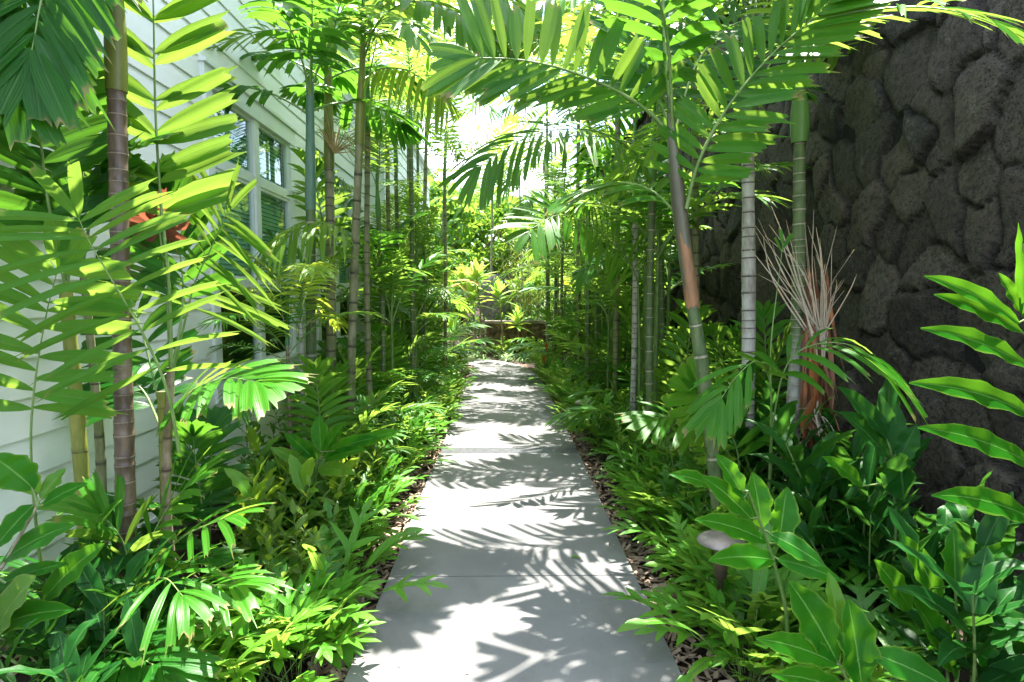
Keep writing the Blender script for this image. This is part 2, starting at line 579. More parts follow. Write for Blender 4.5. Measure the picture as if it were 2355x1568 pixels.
def arch(e0, e1, L, n=7, pw=1.3, side=0.0):
    """Rachis leaving the crown at elevation e0 and bending to e1 at its tip, along +X."""
    pts = [Vector((0, 0, 0))]
    for i in range(n):
        t = ((i + 0.5) / n) ** pw
        e = R(e0 + (e1 - e0) * t)
        a = side * t
        pts.append(pts[-1] + Vector((math.cos(e) * math.cos(a), math.cos(e) * math.sin(a), math.sin(e))) * (L / n))
    return pts


FR = {}


def frond_set(key, mat, elevs, reps, **kw):
    out = []
    for e0, e1 in elevs:
        for r in range(reps):
            rng = random.Random(hash((key, e0, r)) % 9999 if False else (len(key) * 131 + int(e0) * 17 + r * 71))
            mb = MB()
            L = kw.get('L', 1.7) * rng.uniform(0.92, 1.08)
            k = {a: b for a, b in kw.items() if a != 'L'}
            frond(mb, arch(e0, e1, L, side=rng.uniform(-0.35, 0.35)), (0, 0, 1) if e0 < 80 else (-1, 0, 0.3), rng=rng, **k)
            out.append((e0, stash(mb.build('frond', [mat, M['rachis']]))))
    FR[key] = out


EL = [(82, 38), (66, 8), (50, -14), (32, -30), (12, -44)]
frond_set('broad', M['frond'], EL, 2, L=1.75, n=18, ll=0.44, lw=0.052, bare=0.17, droop=0.22, vee=10, jag=True)
frond_set('deep', M['frond_deep'], EL, 2, L=1.6, n=16, ll=0.44, lw=0.056, bare=0.2, droop=0.24, vee=10, jag=True)
frond_set('fine', M['frond'], EL, 2, L=1.6, n=26, ll=0.40, lw=0.029, bare=0.18, droop=0.34, vee=16, jag=False)
frond_set('fish', M['frond_deep'], EL[:4], 2, L=0.85, n=8, ll=0.30, lw=0.068, bare=0.35, droop=0.4, vee=0, jag=True, lo=0.75)
frond_set('yellow', M['frond_yellow'], EL[1:4], 2, L=1.4, n=22, ll=0.38, lw=0.036, bare=0.2, droop=0.4, vee=14, jag=False)
frond_set('young', M['frond'], [(86, 60), (74, 30), (62, 6), (46, -12)], 2, L=1.05, n=12, ll=0.34, lw=0.042, bare=0.36, droop=0.3, vee=14, jag=False)
frond_set('youngdeep', M['frond_deep'], [(86, 60), (74, 30), (62, 6), (46, -12)], 2, L=1.05, n=10, ll=0.36, lw=0.058, bare=0.36, droop=0.28, vee=12, jag=True)

# ------------------------------------------------------------------ palms


def trunk_part(root, base, pts, d0, d1, mat, spacing=0.09, rng=random, name='trunk', seg=12, smooth_shaft=False, vrow=None):
    C = crom(pts, 40)
    L = [0]
    for i in range(1, 40):
        L.append(L[-1] + (C[i] - C[i - 1]).length)
    tot = L[-1]

    def at(l):
        k = 0
        while k < 38 and L[k + 1] < l:
            k += 1
        f = (l - L[k]) / max(1e-6, L[k + 1] - L[k])
        return C[k].lerp(C[k + 1], min(1, f))
    P_, R_, V_ = [], [], []
    l, i = 0.0, 0
    while l < tot:
        s = spacing * rng.uniform(0.55, 1.5)
        wob = 1 + 0.05 * math.sin(l * 5.1 + d0 * 400) + rng.uniform(-0.03, 0.03)
        s = min(s, tot - l)
        for fr, b in ((0.0, 1.045), (0.07, 1.06), (0.16, 1.0), (0.6, 0.985)):
            ll = l + s * fr
            f = ll / tot
            flare = 0.25 * math.exp(-ll / 0.12)
            P_.append(at(ll))
            R_.append((d0 + (d1 - d0) * f) / 2 * (b * wob + flare))
            V_.append(i + fr)
        l += s
        i += 1
        if s < 1e-4:
            break
    P_.append(at(tot))
    R_.append(d1 / 2)
    V_.append(i)
    mb = MB()
    mb.tube([p - base for p in P_], R_, seg, V_, cap=True)
    return mb.build(name, mat, root)


def shaft_part(root, base, p0, p1, r0, r1, mat, belly=1.35):
    ax = p1 - p0
    pts, rad = [], []
    for i in range(11):
        t = i / 10
        pts.append(p0 + ax * t - base)
        w = r0 + (r1 - r0) * t
        rad.append(w * (1 + (belly - 1) * math.sin(PI * min(1, t * 1.5 + 0.12)) if t < 0.6 else 1 + (belly - 1) * math.sin(PI * min(1, 0.6 * 1.5 + 0.12)) * (1 - (t - 0.6) / 0.4)))
    mb = MB()
    mb.tube(pts, rad, 14)
    return mb.build('crownshaft', mat, root)


def palm(label, base, top, d0, tmat, fr='broad', nf=7, fscale=1.0, shaft=0.45, smat='shaft', az0=0.0, mid=None, group=None, seed=0, spacing=0.09, elmin=0, elmax=99, d1=None, spear=True, azs=None, name='palm_tree', over=0.25, sr=0.55, belly=1.3):
    rng = random.Random(seed * 7 + 3)
    base, top = Vector(base), Vector(top)
    root = thing(name, label, 'palm', base, 0, group)
    m = mid if mid is not None else base.lerp(top, 0.5) + Vector((rng.uniform(-.03, .03), rng.uniform(-.03, .03), 0))
    d1 = d1 or d0 * 0.82
    trunk_part(root, base, [base, Vector(m), top], d0, d1, M[tmat], spacing, rng)
    ax = (top - Vector(m)).normalized()
    st = top + ax * shaft
    if shaft:
        shaft_part(root, base, top - ax * 0.01, st, d1 / 2 * 1.06, d1 / 2 * sr, M[smat], belly)
    S = [x for x in FR[fr] if elmin <= x[0] <= elmax]
    for i in range(nf):
        az = azs[i % len(azs)] if azs else az0 + i * 2.399 + rng.uniform(-.2, .2)
        if not azs and over < 1:      # crowns lean along the beds and leave the walk open to the sky
            inward = 0.0 if base.x < 0 else PI
            dv = (az - inward + PI) % (2 * PI) - PI
            if abs(dv) < 1.05 and rng.random() > over:
                az = inward + (1.05 + 0.7 * rng.random()) * (1 if dv >= 0 else -1)
        j = int((i + 0.5) / nf * len(S))
        j = max(0, min(len(S) - 1, j + rng.choice((-1, 0, 0, 1))))
        e0, me = S[j]
        sc_ = fscale * rng.uniform(0.88, 1.1)
        pos = st - ax * (0.10 + 0.18 * i / nf) * (1 if shaft else 0.2) - base
        place(me, 'frond', root, pos, (rng.uniform(-.1, .1), rng.uniform(-.1, .1), az), sc_)
    if spear:
        mb = MB()
        mb.tube([st - ax * 0.1 - base, st + ax * 0.3 - base + Vector((0.02, 0, 0)), st + ax * 0.62 * fscale - base], [0.011, 0.009, 0.002], 6)
        mb.build('spear_leaf', M['frond'], root)
    return root, st


def young_palm(label, base, n=7, s=1.0, fr='young', az0=0.0, group=None, seed=0, stem=0.12):
    rng = random.Random(seed * 13 + 5)
    base = Vector(base)
    root = thing('young_palm', label, 'palm', base, 0, group)
    mb = MB()
    mb.tube([(0, 0, -0.02), (0, 0, stem * 0.6), (0.005, 0, stem + 0.06)], [0.022 * s, 0.02 * s, 0.012 * s], 8)
    mb.build('stem', M['cane'], root)
    S = FR[fr]
    for i in range(n):
        e0, me = S[rng.randrange(len(S))]
        place(me, 'frond', root, (0, 0, stem * rng.uniform(0.5 if stem < 0.5 else 0.78, 1)), (rng.uniform(-.12, .12), rng.uniform(-.12, .12), az0 + i * 2.399 + rng.uniform(-.3, .3)), s * rng.uniform(0.75, 1.1))
    return root


def hero_frond(root, pts, up, mats=('frond', 'rachis'), seed=0, label=None, name='frond', **kw):
    b = root.location
    mb = MB()
    frond(mb, [p - b for p in pts], up, rng=random.Random(seed), **kw)
    o = mb.build(name, [M[mats[0]], M[mats[1]]], root)
    if label:
        o['label'] = label
    return o


# ------------------------------------------------------------------ setting: ground, path
m_soil = NT('soil')
o = m_soil.coords('Object')
n1 = m_soil.noise(o, 9, 6, 0.65)
n2 = m_soil.noise(o, 60, 4, 0.7)
c = m_soil.mix(m_soil.ramp(n1, 0.35, 0.65), (0.022, 0.015, 0.010), (0.06, 0.042, 0.030))
c = m_soil.mix(m_soil.math('MULTIPLY', m_soil.ramp(n2, 0.55, 0.7), 0.5), c, (0.14, 0.10, 0.075))
M['soil'] = m_soil.done(m_soil.bsdf(c, 0.9, 0.2, bump=n2, bstr=0.9, bdist=0.02))

t = NT('concrete')
o = t.coords('Object')
n1 = t.noise(o, 1.3, 5, 0.6)
n2 = t.noise(t.coords('Object', (1, 14, 1)), 9, 4, 0.6)       # fine broom marks across the walk
n3 = t.noise(o, 160, 3, 0.7)
n4 = t.noise(o, 5.5, 6, 0.7)
c = t.mix(t.ramp(n1, 0.3, 0.7), (0.135, 0.135, 0.134), (0.185, 0.184, 0.18))
c = t.mix(t.math('MULTIPLY', t.ramp(n4, 0.5, 0.75), 0.35), c, (0.14, 0.134, 0.123))
c = t.mix(t.math('MULTIPLY', t.ramp(n3, 0.52, 0.72), 0.3), c, (0.15, 0.147, 0.14))
st = t.noise(t.coords('Object', (1, 0.45, 1)), 2.6, 6, 0.72)
c = t.mix(t.math('MULTIPLY', t.ramp(st, 0.50, 0.74), 0.6), c, (0.10, 0.098, 0.086))
sp2 = t.noise(o, 420, 2, 0.6)
c = t.mix(t.math('MULTIPLY', t.ramp(sp2, 0.60, 0.70), 0.35), c, (0.36, 0.35, 0.34))
M['concrete'] = t.done(t.bsdf(c, 0.78, 0.3, bump=t.math('ADD', n2, t.math('MULTIPLY', n3, 0.5)), bstr=0.22, bdist=0.003))

mb = MB()
rng = random.Random(4)
rows = []
xs = [-120, -60, -30, -14, -8, -5, -3.2, -2.0, -1.4, -0.9, -0.66, 0.0, 0.76, 1.0, 1.5, 2.1, 2.8, 4, 8, 14, 30, 60, 120]
ys = [-40, -12, -4, -1, 0.5] + [1 + 0.5 * i for i in range(38)] + [22, 26, 32, 45, 80, 160, 300]
for y in ys:
    r = []
    for x in xs:
        z = -0.03
        if abs(x - 0.05) > 0.95:
            z += rng.uniform(-0.01, 0.03) + 0.05 * min(1, abs(x - .05) - .95)
        if y > 16.5:
            z += 0.25 * (y - 16.5) * min(1, 30 / y)
        r.append((Vector((x, y, z)), (x, y)))
    rows.append(r)
mb.grid(rows)
tag(mb.build('ground', M['soil']), kind='structure')

# path outline read from the photograph's edges, laid out on the ground
Lp = [(778, 1600), (790, 1568), (895, 1324), (965, 1143), (1011, 1040), (1045, 945), (1065, 890), (1083, 851), (1094, 829)]
Rp = [(1590, 1600), (1575, 1568), (1460, 1324), (1380, 1150), (1330, 1040), (1280, 940), (1255, 890), (1232, 857), (1190, 838)]


def edge(pl, x_near):
    e = [GP(x, y, 0.03) for x, y in pl]
    e = [Vector((x_near, -3, 0.03))] + e
    return e


LE, RE = edge(Lp, -0.66), edge(Rp, 0.76)


def ex(E, y):
    for a, b in zip(E, E[1:]):
        if a.y <= y <= b.y:
            return a.x + (b.x - a.x) * (y - a.y) / (b.y - a.y)
    return E[-1].x


yj1, yj2, yd = GP(1177, 1324, .03).y, GP(1177, 1143, .03).y, GP(1177, 1036, .03).y
sp = yj2 - yj1
D0, D1 = yd - 0.115, yd + 0.115
yend = min(LE[-1].y, RE[-1].y) - 0.02
cuts = [-3, -1.6, yj1 - 2 * sp, yj1 - sp, yj1, yj2, D0]
ends = []
y = D1
seq = [(cuts[i] + (0.004 if i else 0), cuts[i + 1] - (0.004 if i + 1 < len(cuts) - 1 else 0)) for i in range(len(cuts) - 1)]
while y < yend - 0.4:
    y2 = min(y + sp * 1.0, yend)
    if yend - y2 < 0.5:
        y2 = yend
    seq.append((y + (0.004 if y > D1 else 0), y2 - 0.004))
    y = y2
mb = MB()
for a, b in seq:
    k = 6
    ring = [(ex(LE, a + (b - a) * i / k), a + (b - a) * i / k) for i in range(k + 1)]
    ring2 = [(ex(RE, a + (b - a) * i / k), a + (b - a) * i / k) for i in range(k + 1)]
    for i in range(k):
        pass
    mb.prism([*ring2, *ring[::-1]], -0.09, 0.03)
# the last stretch swings off to the left behind the planting
l, r = ex(LE, yend), ex(RE, yend)
mb.prism([(r, yend), (r - 0.35, yend + 0.7), (r - 1.0, yend + 1.25), (l - 1.5, yend + 1.3), (l - 1.5, yend + 0.15), (l - 0.25, yend + 0.1), (l, yend)], -0.09, 0.03)
pth = mb.build('path', M['concrete'], smooth=False)
bv = pth.modifiers.new('bevel', 'BEVEL')
bv.width = 0.004
bv.segments = 2
bv.limit_method = 'ANGLE'
tag(pth, kind='structure')

# trench drain across the walk
M['grate'] = plain_mat('grate_metal', (0.10, 0.103, 0.108), (0.17, 0.173, 0.18), 30, 0.45, 0.1, metal=0.6)
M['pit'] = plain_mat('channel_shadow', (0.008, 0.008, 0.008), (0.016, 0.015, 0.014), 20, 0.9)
td = thing('trench_drain', 'slotted grey metal trench drain set across the concrete path', 'drain', (0.05, yd, 0))
xa, xb = ex(LE, yd) - 0.05 + 0.004, ex(RE, yd) - 0.05 - 0.004
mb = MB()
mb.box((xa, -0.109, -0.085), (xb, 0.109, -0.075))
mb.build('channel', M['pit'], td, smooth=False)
mb = MB()
mb.box((xa, -0.112, -0.074), (xb, -0.098, 0.029))
mb.box((xa, 0.098, -0.074), (xb, 0.112, 0.029))
mb.build('frame', M['grate'], td, smooth=False)
mb = MB()
for i in range(7):
    yy = -0.084 + i * 0.028
    mb.box((xa, yy - 0.0075, 0.004), (xb, yy + 0.0075, 0.027))
for i in range(9):
    xx = xa + 0.06 + (xb - xa - 0.12) * i / 8
    mb.box((xx - 0.006, -0.096, -0.01), (xx + 0.006, 0.096, 0.006))
mb.build('grate', M['grate'], td, smooth=False)

# ------------------------------------------------------------------ house
WX = -2.07
t = NT('siding_paint')
o = t.coords('Object', (1, 0.15, 1))
n = t.noise(o, 14, 4)
c = t.mix(t.ramp(n, 0.3, 0.7), (0.84, 0.835, 0.80), (0.88, 0.875, 0.845))
n2 = t.noise(t.coords('Object', (1, 0.05, 3)), 60, 3)
M['siding'] = t.done(t.bsdf(c, 0.55, 0.35, bump=n2, bstr=0.12, bdist=0.003))
M['trim'] = plain_mat('white_trim', (0.80, 0.81, 0.83), (0.85, 0.855, 0.87), 9, 0.45, 0.04)
M['found'] = plain_mat('foundation', (0.10, 0.095, 0.085), (0.2, 0.19, 0.17), 8, 0.9, 0.4)
M['blind'] = plain_mat('blind_slats', (0.50, 0.66, 0.56), (0.58, 0.72, 0.62), 5, 0.5, 0.02)  # green light falling on the slats is put into their colour
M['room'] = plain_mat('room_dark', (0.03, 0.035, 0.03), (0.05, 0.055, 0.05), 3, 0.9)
t = NT('window_glass')
lw_ = t.n('ShaderNodeLayerWeight')
lw_.inputs['Blend'].default_value = 0.5
fr_ = t.math('ADD', 0.07, t.math('MULTIPLY', t.math('POWER', lw_.outputs['Facing'], 3.2), 0.85), clamp=True)
tp = t.n('ShaderNodeBsdfTransparent')
tp.inputs['Color'].default_value = (0.62, 0.84, 0.74, 1)
gl = t.n('ShaderNodeBsdfGlossy')
gl.inputs['Roughness'].default_value = 0.015
gl.inputs['Color'].default_value = (0.95, 1, 0.97, 1)
ms = t.n('ShaderNodeMixShader')
t.l(fr_, ms.inputs[0])
t.l(tp.outputs[0], ms.inputs[1])
t.l(gl.outputs[0], ms.inputs[2])
M['glass'] = t.done(ms)

house = thing('house', 'white clapboard house with tall white framed windows left of the path', 'house', (WX, 5, 0))


def siding(mb, y0, y1, z0, z1, x, holes=(), ex_=0.172, zref=0.23):
    k = int((z0 - zref) / ex_ + 0.001)
    z = zref + k * ex_
    while z < z1 - 0.01:
        a, b = max(z, z0), min(z + ex_, z1)
        spans = [(y0, y1)]
        # split at window openings
        for (h0, h1, g0, g1) in holes:
            ns_ = []
            for s0, s1 in spans:
                if b <= g0 + 0.001 or a >= g1 - 0.001 or s1 <= h0 or s0 >= h1:
                    ns_.append((s0, s1))
                else:
                    if s0 < h0:
                        ns_.append((s0, h0))
                    if s1 > h1:
                        ns_.append((h1, s1))
            spans = ns_
        for s0, s1 in spans:
            mb.poly([(x + 0.016, s0, a), (x + 0.016, s1, a), (x + 0.003, s1, b), (x + 0.003, s0, b)])
            mb.poly([(x + 0.001, s0, a), (x + 0.001, s1, a), (x + 0.016, s1, a), (x + 0.016, s0, a)][::-1])
        z += ex_


WZ0, WZ1 = 0.78, 3.12
WIN = [(4.26, 6.0), (6.66, 8.4)]
CORN = 9.25
JX = 0.27
hx = house.location
mb = MB()
siding(mb, 0.2 - 5, CORN - 5, 0.23, 4.1, 0.0, [(a - 5, b - 5, WZ0, WZ1) for a, b in WIN])
siding(mb, CORN + 0.1 - 5, 15 - 5, 0.23, 4.1, JX)
# backing behind the boards with openings left free
def backing(mb, y0, y1, z0, z1, x):
    mb.poly([(x, y0, z0), (x, y1, z0), (x, y1, z1), (x, y0, z1)])
y = 0.2
for a, b in WIN:
    backing(mb, y - 5, a - 5, 0.0, 4.6, -0.004)
    backing(mb, a - 5, b - 5, 0.0, WZ0, -0.004)
    backing(mb, a - 5, b - 5, WZ1, 4.6, -0.004)
    y = b
backing(mb, y - 5, CORN - 5, 0.0, 4.6, -0.004)
backing(mb, CORN - 5, 10, 0.0, 4.6, JX - 0.004)
mb.poly([(-0.01, CORN - 5, 0), (JX - 0.004, CORN - 5, 0), (JX - 0.004, CORN - 5, 4.6), (-0.01, CORN - 5, 4.6)])
mb.poly([(-0.01, -4.8, 0), (-4, -4.8, 0), (-4, -4.8, 4.6), (-0.01, -4.8, 4.6)])
mb.poly([(JX, 10, 0), (-4, 10, 0), (-4, 10, 4.6), (JX, 10, 4.6)])
mb.build('wall', M['siding'], house, smooth=False)
mb = MB()
mb.box((-0.3, -4.8, -0.2), (0.004, CORN - 5.001, 0.2))
mb.box((-0.3, CORN - 5, -0.2), (JX + 0.004, 10, 0.2))
mb.build('foundation', M['found'], house, smooth=False)
mb = MB()
mb.box((0.0, -4.8, 0.2), (0.035, CORN - 5.003, 0.228))
mb.build('base_flashing', M['trim'], house, smooth=False)
mb = MB()   # corner boards of the projecting bay
mb.box((JX + 0.001, CORN - 5 - 0.022, 0.2), (JX + 0.024, CORN - 5 + 0.1, 4.1))
mb.box((0.02, CORN - 5 - 0.022, 0.2), (JX, CORN - 5 - 0.001, 4.1))
mb.build('corner_board', M['trim'], house, smooth=False)
mb = MB()
mb.box((0.002, -4.8, 4.1), (0.03, CORN - 5 - 0.024, 4.36))
mb.box((JX + 0.002, CORN - 5 - 0.024, 4.1), (JX + 0.03, 10, 4.36))
mb.build('frieze_board', M['trim'], house, smooth=False)
mb = MB()
mb.box((-0.2, -4.9, 4.36), (0.30, 10.2, 4.385))
mb.build('soffit', M['trim'], house, smooth=False)
mb = MB()
mb.box((0.30, -4.9, 4.33), (0.322, 10.2, 4.52))
mb.box((0.323, -4.9, 4.40), (0.41, 10.2, 4.505))
mb.build('gutter', M['trim'], house, smooth=False)
M['roof'] = plain_mat('roof_shingle', (0.12, 0.115, 0.11), (0.22, 0.21, 0.2), 20, 0.85, 0.4)
mb = MB()
mb.poly([(0.34, -4.95, 4.54), (0.34, 10.25, 4.54), (-4, 10.25, 6.4), (-4, -4.95, 6.4)])
mb.poly([(-4, -4.95, 4.4), (-4, 10.25, 4.4), (-4, 10.25, 6.4), (-4, -4.95, 6.4)][::-1])
mb.build('roof', M['roof'], house, smooth=False)
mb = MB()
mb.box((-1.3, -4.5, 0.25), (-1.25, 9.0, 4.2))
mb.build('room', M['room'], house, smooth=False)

for a, b in WIN:
    a -= 5
    b -= 5
    mb = MB()
    tw = 0.095
    mb.box((-0.03, a, WZ0 + 0.18), (0.034, a + tw, WZ1 - 0.14))
    mb.box((-0.03, b - tw, WZ0 + 0.18), (0.034, b, WZ1 - 0.14))
    mb.box((-0.03, a - 0.03, WZ1 - 0.139), (0.042, b + 0.03, WZ1))
    mb.box((-0.03, a - 0.05, WZ1 + 0.001), (0.062, b + 0.05, WZ1 + 0.03))
    w = mb.build('window', M['trim'], house, smooth=False)
    mb = MB()
    mb.box((-0.03, a - 0.0, WZ0 - 0.03), (0.034, b + 0.0, WZ0 + 0.142))
    mb.box((-0.03, a - 0.01, WZ0 + 0.143), (0.055, b + 0.01, WZ0 + 0.179))
    mb.build('sill', M['trim'], w, smooth=False)
    z0, z1 = WZ0 + 0.18, WZ1 - 0.14
    rails = [z0, 1.60, 2.46, z1]
    mid_ = (a + b) / 2
    mb = MB()
    mb.box((-0.028, mid_ - 0.045, z0 + 0.001), (0.024, mid_ + 0.045, z1 - 0.001))
    for zr in (1.62, 2.48):
        for c0, c1 in ((a + tw, mid_ - 0.045), (mid_ + 0.045, b - tw)):
            mb.box((-0.027, c0 + 0.001, zr - 0.03), (0.018, c1 - 0.001, zr + 0.03))
    for c0, c1 in ((a + tw, mid_ - 0.045), (mid_ + 0.045, b - tw)):
        for r0, r1 in ((z0, 1.59), (1.65, 2.45), (2.51, z1)):
            mb.box((-0.026, c0 + 0.001, r0 + 0.001), (0.006, c0 + 0.028, r1 - 0.001))
            mb.box((-0.026, c1 - 0.028, r0 + 0.001), (0.006, c1 - 0.001, r1 - 0.001))
            mb.box((-0.026, c0 + 0.029, r0 + 0.001), (0.006, c1 - 0.029, r0 + 0.028))
            mb.box((-0.026, c0 + 0.029, r1 - 0.028), (0.006, c1 - 0.029, r1 - 0.001))
    mb.build('sash', M['trim'], w, smooth=False)
    mb = MB()
    for c0, c1 in ((a + tw, mid_ - 0.045), (mid_ + 0.045, b - tw)):
        for r0, r1 in ((z0, 1.59), (1.65, 2.45), (2.51, z1)):
            mb.poly([(-0.012, c0 + 0.02, r0 + 0.02), (-0.012, c1 - 0.02, r0 + 0.02), (-0.012, c1 - 0.02, r1 - 0.02), (-0.012, c0 + 0.02, r1 - 0.02)])  # faces the garden
    mb.build('pane', M['glass'], w, smooth=False)
    mb = MB()
    z = 1.66
    while z < z1 - 0.03:
        mb.poly([(-0.060, a + 0.05, z), (-0.060, b - 0.05, z), (-0.072, b - 0.05, z + 0.034), (-0.072, a + 0.05, z + 0.034)])
        z += 0.036
    mb.build('blind', M['blind'], w, smooth=False)

# ------------------------------------------------------------------ lava rock wall
t = NT('lava_rock')
at_ = t.n('ShaderNodeAttribute')
at_.attribute_name = 'stone'
sepa = t.n('ShaderNodeSeparateColor')
t.l(at_.outputs['Color'], sepa.inputs[0])
o = t.coords('Object')
n1 = t.noise(o, 3.2, 5, 0.6)
n2 = t.noise(o, 28, 6, 0.7)
n3 = t.noise(o, 95, 3, 0.7)
c = t.mix(sepa.outputs[0], (0.030, 0.024, 0.020), (0.125, 0.101, 0.081))
c = t.mix(t.math('MULTIPLY', t.ramp(n1, 0.45, 0.7), 0.6), c, (0.085, 0.062, 0.045))
n5 = t.noise(o, 11, 6, 0.75)
c = t.mix(t.math('MULTIPLY', t.ramp(n5, 0.5, 0.72), 0.5), c, (0.13, 0.12, 0.105))
c = t.mix(t.math('MULTIPLY', t.ramp(n2, 0.36, 0.56), 0.7), t.mix(1.0, c, (0.3, 0.3, 0.3), 'MULTIPLY'), c)
c = t.mix(t.math('MULTIPLY', t.ramp(n3, 0.66, 0.72), 0.7), c, (0.26, 0.25, 0.235))
vo = t.n('ShaderNodeTexVoronoi')
vo.inputs['Scale'].default_value = 55
t.l(o, vo.inputs['Vector'])
pit = t.ramp(vo.outputs['Distance'], 0.10, 0.34)
pit = t.math('MAXIMUM', pit, t.ramp(n1, 0.48, 0.62))          # pores come in patches
c = t.mix(pit, t.mix(1.0, c, (0.35, 0.34, 0.33), 'MULTIPLY'), c)
lich = t.math('MULTIPLY', t.ramp(t.noise(o, 5.2, 5, 0.7), 0.57, 0.66), t.ramp(t.noise(o, 70, 3, 0.6), 0.42, 0.6))
c = t.mix(t.math('MULTIPLY', lich, 0.4), c, (0.19, 0.18, 0.15))
c = t.mix(sepa.outputs[1], (0.006, 0.005, 0.005), c)
hgt = t.math('ADD', t.math('ADD', t.math('MULTIPLY', n2, 0.8), t.math('MULTIPLY', n5, 0.8)), t.math('ADD', t.math('MULTIPLY', n3, 0.15), t.math('MULTIPLY', pit, 0.5)))
M['lava'] = t.done(t.bsdf(c, 0.82, 0.35, bump=hgt, bstr=0.9, bdist=0.03))


def hz(y):
    return -0.03 + (0.25 * (y - 16.5) * min(1, 30 / y) if y > 16.5 else 0)


def rock_face(name, us, zs, to_world, cell, seed, mat, parent=None, depth=0.10, tall=1.35):
    """Dry-laid rounded stones as real relief: an uneven Voronoi packing, domed and tilted stone by stone."""
    rs = np.random.RandomState(seed)
    u0, u1, z0, z1 = us[0], us[-1], zs[0], zs[-1]
    pts = []
    cu, cz = cell, cell * tall
    j = 0
    z = z0 - cz
    while z < z1 + cz:
        u = u0 - cu + (cu / 2 if j % 2 else 0)
        while u < u1 + cu:
            if rs.rand() > 0.14:
                pts.append((u + rs.uniform(-.46, .46) * cu, z + rs.uniform(-.46, .46) * cz))
            u += cu
        z += cz
        j += 1
    for _ in range(int(len(pts) * 0.25)):      # small fill stones
        pts.append((rs.uniform(u0, u1), rs.uniform(z0, z1)))
    pts = np.array(pts)
    nS = len(pts)
    ang = rs.uniform(-0.6, 0.6, nS)
    str_ = rs.uniform(0.75, 1.35, nS)
    ca, sa = np.cos(ang), np.sin(ang)
    out = rs.uniform(-0.018, 0.026, nS)
    tilt = rs.uniform(-.16, .16, (nS, 2))
    shade = rs.rand(nS)
    Ug, Zg = np.meshgrid(us, zs)
    Ug, Zg = Ug.ravel(), Zg.ravel()
    wu = Ug + 0.022 * np.sin(Zg * 9 + Ug * 3) + 0.012 * np.sin(Zg * 23 - Ug * 17)
    wz = Zg + 0.022 * np.sin(Ug * 8 + 1.3) + 0.012 * np.sin(Ug * 27 + Zg * 13)
    f1 = np.full(len(Ug), 9.0)
    f2 = np.full(len(Ug), 9.0)
    i1 = np.zeros(len(Ug), int)
    for k in range(nS):
        du, dz = wu - pts[k, 0], wz - pts[k, 1]
        near = (np.abs(du) < cell * 3) & (np.abs(dz) < cell * 3)
        idx = np.nonzero(near)[0]
        if not len(idx):
            continue
        a = (du[idx] * ca[k] + dz[idx] * sa[k]) * str_[k]
        b = (-du[idx] * sa[k] + dz[idx] * ca[k]) / str_[k] / (1 + 0.25 * (tall - 1))
        d = np.sqrt(a * a + b * b)
        nf = d < f1[idx]
        i2 = idx[nf]
        f2[i2] = f1[i2]
        f1[i2] = d[nf]
        i1[i2] = k
        mid2 = idx[~nf]
        f2[mid2] = np.minimum(f2[mid2], d[~nf])
    e = np.clip((f2 - f1) / (cell * 0.15), 0, 1)
    dome = np.sqrt(1 - (1 - e) ** 2)
    bulge = np.clip(1 - (f1 / (cell * 0.75)) ** 2, 0, 1)
    h = depth * (0.72 * dome + 0.28 * bulge) + dome * (out[i1] + tilt[i1, 0] * (wu - pts[i1, 0]) + tilt[i1, 1] * (wz - pts[i1, 1]))
    def vnoise(sc_, sd_):
        r_ = np.random.RandomState(sd_).rand(64, 64)
        a, b = Ug * sc_, Zg * sc_
        ia, ib = np.floor(a).astype(int), np.floor(b).astype(int)
        fa, fb = a - ia, b - ib
        fa, fb = fa * fa * (3 - 2 * fa), fb * fb * (3 - 2 * fb)
        g00, g10, g01, g11 = r_[ia % 64, ib % 64], r_[(ia + 1) % 64, ib % 64], r_[ia % 64, (ib + 1) % 64], r_[(ia + 1) % 64, (ib + 1) % 64]
        return (g00 * (1 - fa) + g10 * fa) * (1 - fb) + (g01 * (1 - fa) + g11 * fa) * fb - 0.5
    h = h + 0.020 * vnoise(4.6, 1) + 0.009 * vnoise(12.7, 2) + 0.004 * vnoise(33.0, 3)
    nu = len(us)
    V = [to_world(u, z_, hh) for u, z_, hh in zip(Ug, Zg, h)]
    F = []
    for r in range(len(zs) - 1):
        for c_ in range(nu - 1):
            a = r * nu + c_
            F.append((a, a + 1, a + nu + 1, a + nu))
    me = bpy.data.meshes.new(name)
    me.from_pydata(V, [], F)
    me.materials.append(mat)
    ca_ = me.color_attributes.new('stone', 'FLOAT_COLOR', 'POINT')
    arr = np.ones((len(Ug), 4), np.float32)
    arr[:, 0] = shade[i1]
    arr[:, 1] = np.clip(e * 1.7, 0, 1)
    ca_.data.foreach_set('color', arr.ravel())
    me.polygons.foreach_set('use_smooth', [True] * len(F))
    me.update()
    ob = bpy.data.objects.new(name, me)
    COL.objects.link(ob)
    if parent:
        ob.parent = parent
    return ob


RX = 2.62
us = np.concatenate([np.arange(0.6, 6.0, 0.021), np.arange(6.0, 10, 0.035), np.arange(10, 19.01, 0.06)])
zs = np.arange(-0.1, 4.81, 0.024)
rw = thing('rock_wall', 'tall dark lava rock wall running along the right of the path', 'wall', (RX, 8, 0))
rock_face('stone_face', us, zs, lambda u, z_, h: (0.06 - h, u - 8, z_), 0.33, 11, M['lava'], rw, 0.05)
mb = MB()
mb.box((0.07, -7.4, -0.1), (0.6, 11, 4.72))
mb.build('wall_core', M['lava'], rw, smooth=False)
mb = MB()
mb.box((-0.10, -7.4, 4.74), (0.64, 11, 4.82))
mb.build('coping', M['lava'], rw, smooth=False)

# ------------------------------------------------------------------ undergrowth prototypes


